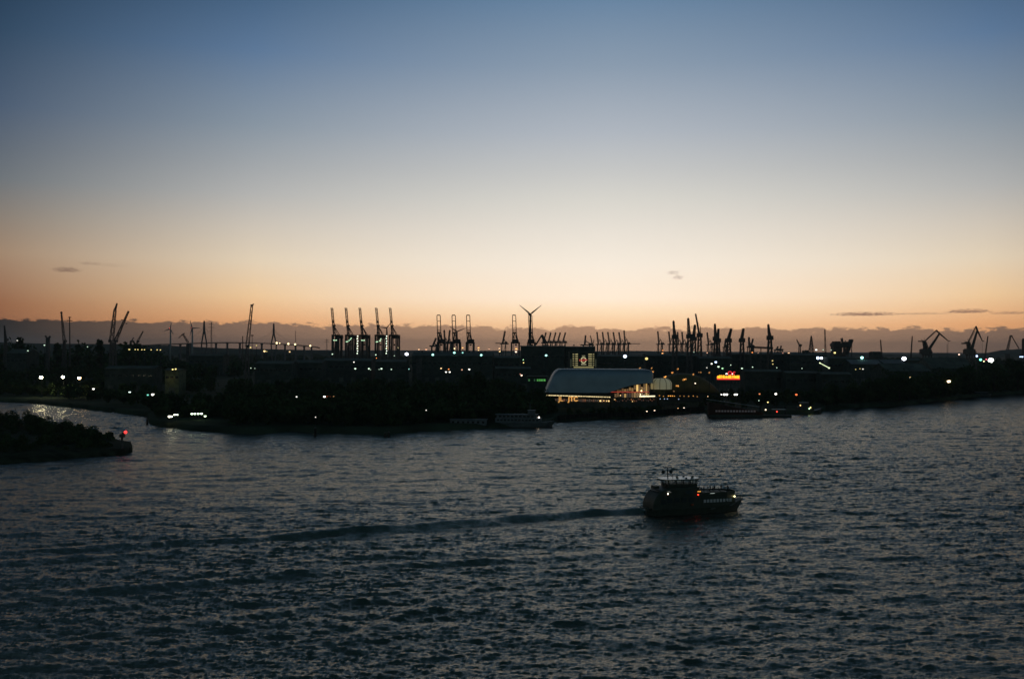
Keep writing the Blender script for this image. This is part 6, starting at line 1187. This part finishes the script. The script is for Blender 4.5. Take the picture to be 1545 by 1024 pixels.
# passengers on the upper deck: one continuous body each, head, arms, legs
m_cl = [mat('dark_coat', (.015, .016, .018), .9), mat('brown_coat', (.04, .025, .015), .9), mat('grey_coat', (.05, .05, .05), .9)]; m_skin = mat('skin', (.30, .18, .12), .6, 0, .05); m_hair = mat('hair', (.02, .012, .008), .8)
def person(pose, loc, rz, label, mcoat):
    t_ = thing('person', label, 'person', loc, rz, 'passengers on the upper deck')
    sit = pose == 'sit'; J = {}; hz = .55 if sit else .92
    J['pelvis'] = (0, 0, hz); J['chest'] = (.02, 0, hz+.42); J['neck'] = (.03, 0, hz+.58); J['head'] = (.05, 0, hz+.68); J['crown'] = (.05, 0, hz+.80)
    for s_, a in ((-1, 'r'), (1, 'l')):
        J['sh'+a] = (.02, s_*.2, hz+.52); J['el'+a] = (.05 if pose != 'phone' else .16, s_*.27, hz+.24); J['wr'+a] = (.28 if sit or pose == 'phone' else .12, s_*(.2 if pose != 'phone' else .08), hz+(.12 if sit else .02) if pose != 'phone' else hz+.5); J['hd'+a] = tuple(Vector(J['wr'+a])+Vector((.07, 0, -.03 if pose != 'phone' else .05)))
        J['hp'+a] = (0, s_*.1, hz-.02); J['kn'+a] = (.42, s_*.13, hz) if sit else (.03, s_*.12, .48); J['an'+a] = (.44, s_*.13, .1) if sit else (0, s_*.13, .08); J['to'+a] = tuple(Vector(J['an'+a])+Vector((.18, 0, -.05)))
    R = dict(pelvis=.155, chest=.165, neck=.06, head=.095, crown=.08, sh=.07, el=.048, wr=.034, hd=.04, hp=.095, kn=.06, an=.042, to=.04)
    E_ = [('pelvis', 'chest'), ('chest', 'neck'), ('neck', 'head'), ('head', 'crown')]+[e for a in 'rl' for e in (('chest', 'sh'+a), ('sh'+a, 'el'+a), ('el'+a, 'wr'+a), ('wr'+a, 'hd'+a), ('pelvis', 'hp'+a), ('hp'+a, 'kn'+a), ('kn'+a, 'an'+a), ('an'+a, 'to'+a))]
    ns = list(J); me = bpy.data.meshes.new('body'); me.from_pydata([J[q_] for q_ in ns], [(ns.index(a), ns.index(b_)) for a, b_ in E_], []); o = bpy.data.objects.new('body', me); col.objects.link(o)
    sm = o.modifiers.new('skin', 'SKIN'); sv = me.skin_vertices[0].data
    for i, q_ in enumerate(ns): r_ = R.get(q_, R.get(q_[:-1], .05)); sv[i].radius = (r_, r_)
    sv[0].use_root = True; o.modifiers.new('sub', 'SUBSURF').levels = 1
    dg = bpy.context.evaluated_depsgraph_get(); m2 = bpy.data.meshes.new_from_object(o.evaluated_get(dg)); bpy.data.objects.remove(o); m2.materials.clear(); m2.materials.append(mcoat); m2.materials.append(m_skin)
    for p_ in m2.polygons:
        z = p_.center.z; p_.material_index = 1 if z > hz+.6 and abs(p_.center.y) < .15 else 0; p_.use_smooth = True
    b = bpy.data.objects.new('body', m2); col.objects.link(b); b.parent = t_
    mb = MB(); mb.ball((.02, 0, hz+.79), .105, 10, 7, 1.0); mb.build('hair', m_hair, t_, smooth=True); return t_
def fl(x, y, z): v = Matrix.Rotation(fy.rotation_euler.z, 4, 'Z') @ Vector((x, y, z)); return fy.location+v
zd = 6.15
people = [('stand', 2.5, -1.0, .8, 'person right against the ferry wheelhouse block, grey coat, near the near side', 2), ('stand', 4.4, .9, 0, 'person in dark coat standing second along the far seats of the ferry deck', 0), ('stand', 7.5, -.2, 1.5, 'person in grey coat in the heart of the mid deck cluster on the ferry', 2), ('stand', 10.8, 1.6, .4, 'person in brown coat at the far rail before the bow of the ferry', 1),('stand', 3.3, 1.9, 0, 'person standing on the ferry upper deck nearest behind the wheelhouse, dark coat', 0), ('sit', 4.6, -2.3, .3, 'person sitting low at the near rail of the ferry deck, brown coat', 1), ('stand', 5.6, .6, -.6, 'person standing mid deck on the ferry, grey coat, left of the densest cluster', 2),
          ('stand', 6.3, -1.4, .5, 'tall looking person in dark coat in the cluster mid deck of the ferry, near side', 0), ('stand', 6.9, 1.2, 2.6, 'person in brown coat in the cluster mid deck of the ferry, far side', 1), ('sit', 7.9, -2.2, 0, 'person sitting right of the mid deck cluster on the ferry, dark coat', 0),
          ('stand', 8.8, 2.0, -.2, 'person standing at the far rail of the ferry, grey coat', 2), ('sit', 9.6, -.5, 0, 'person sitting in the forward rows of the ferry deck, brown coat', 1), ('stand', 11.9, -.7, .2, 'person leading at the front of the ferry deck, dark coat, left one of two', 0), ('phone', 12.4, .5, 0, 'person at the very front of the ferry deck holding up a phone, grey coat', 2)]
for pose, x, y, rz, lb, c in people: person(pose, fl(x, y, zd), fy.rotation_euler.z+rz, lb, m_cl[c])
# ------------------------------------------------------------------ pieces of parts go one level down, under their part
RULES = {'street_lamp': {'bulb': ['lamp_shade']}, 'floodlight_mast': {'bulb': ['lamp_housing']}, 'warehouse': {'roof_vent': ['roof']}, 'light_tower': {'bulb': ['mast']}, 'lit_conveyor': {'bulb': ['girder']},
 'slewing_crane': {'operator_cab': ['machinery_house'], 'stay': ['jib']}, 'container_crane': {'work_light': ['girder'], 'operator_cab': ['girder']},
 'level_luffing_crane': {'operator_cab': ['machinery_house'], 'antenna': ['a_frame'], 'tie_rod': ['jib'], 'hook': ['fly_jib']},
 'cable_stayed_bridge': {'deck_lamp': ['deck'], 'lamp_post': ['deck'], 'railing': ['deck'], 'stay_cable': ['tower']}, 'wind_turbine': {'warning_light': ['nacelle'], 'blade': ['hub']},
 'theatre_facade': {'emblem_band': ['emblem_ring']}, 'neon_sign': {'white_tube': ['ring']}, 'tent_theatre': {'lamp_cluster': ['lamp_mast']},
 'ferry': {'radar_scanner': ['mast'], 'signal_ball': ['mast'], 'wheelhouse_glass': ['wheelhouse_frame'], 'roof_fitting': ['roof'], 'roof_top': ['roof'], 'window': ['after_house', 'forward_cabin'], 'stern_window': ['after_house'], 'light_reflector': ['deck_lamp'], 'rubbing_strake': ['hull']},
 'excursion_ship': {'window': ['lower_cabin', 'upper_cabin'], 'waterline_band': ['hull'], 'railing': ['hull']}, 'barge': {'window': ['cabin'], 'roof': ['cabin']}, 'pontoon': {'window': ['cabin'], 'awning_post': ['awning']},
 'tug': {'roof': ['wheelhouse'], 'funnel': ['deckhouse']}, 'navigation_light': {'red_lamp': ['lamp_housing']}, 'mooring_post': {'cap': ['pile']}, 'silo': {'head_house': ['bin']}, 'offshore_platform': {'crane_arm': ['deck_block'], 'bracing': ['tower_base']},
 'lattice_crane': {'jib_head': ['jib'], 'jib_tip': ['jib'], 'hook_block': ['jib']}, 'person': {'hair': ['body']}, 'membrane_pavilion': {'rib': ['membrane']}, 'gangway': {'handrail_light': ['truss']}}
def mid_(o):
    b = [Vector(c) for c in o.bound_box]; return sum(b, Vector())/8
for top in [o for o in list(bpy.data.objects) if o.parent is None]:
    R_ = RULES.get(top.name.split('.')[0])
    if not R_: continue
    ch = list(top.children)
    for c in ch:
        want = R_.get(c.name.split('.')[0])
        if not want: continue
        cand = [p for p in ch if p.name.split('.')[0] in want]
        if cand: c.parent = min(cand, key=lambda p: (mid_(p)-mid_(c)).length)
# ------------------------------------------------------------------ thin evening haze
HZ = 3e-5
if HZ:
    mb = MB(); mb.box((0, 15500, 149), (42000, 31600, 310)); hz = mb.build('haze', bpy.data.materials.new('haze_air')); hm = hz.data.materials[0]; hm.use_nodes = True; n_ = hm.node_tree; n_.nodes.clear()
    pv = n_.nodes.new('ShaderNodeVolumePrincipled'); pv.inputs['Color'].default_value = (.75, .78, .82, 1); pv.inputs['Density'].default_value = HZ; pv.inputs['Anisotropy'].default_value = .3
    ou = n_.nodes.new('ShaderNodeOutputMaterial'); n_.links.new(pv.outputs[0], ou.inputs['Volume']); hz['kind'] = 'stuff'; hz['label'] = 'thin evening haze over river and harbour'; hz['category'] = 'haze'
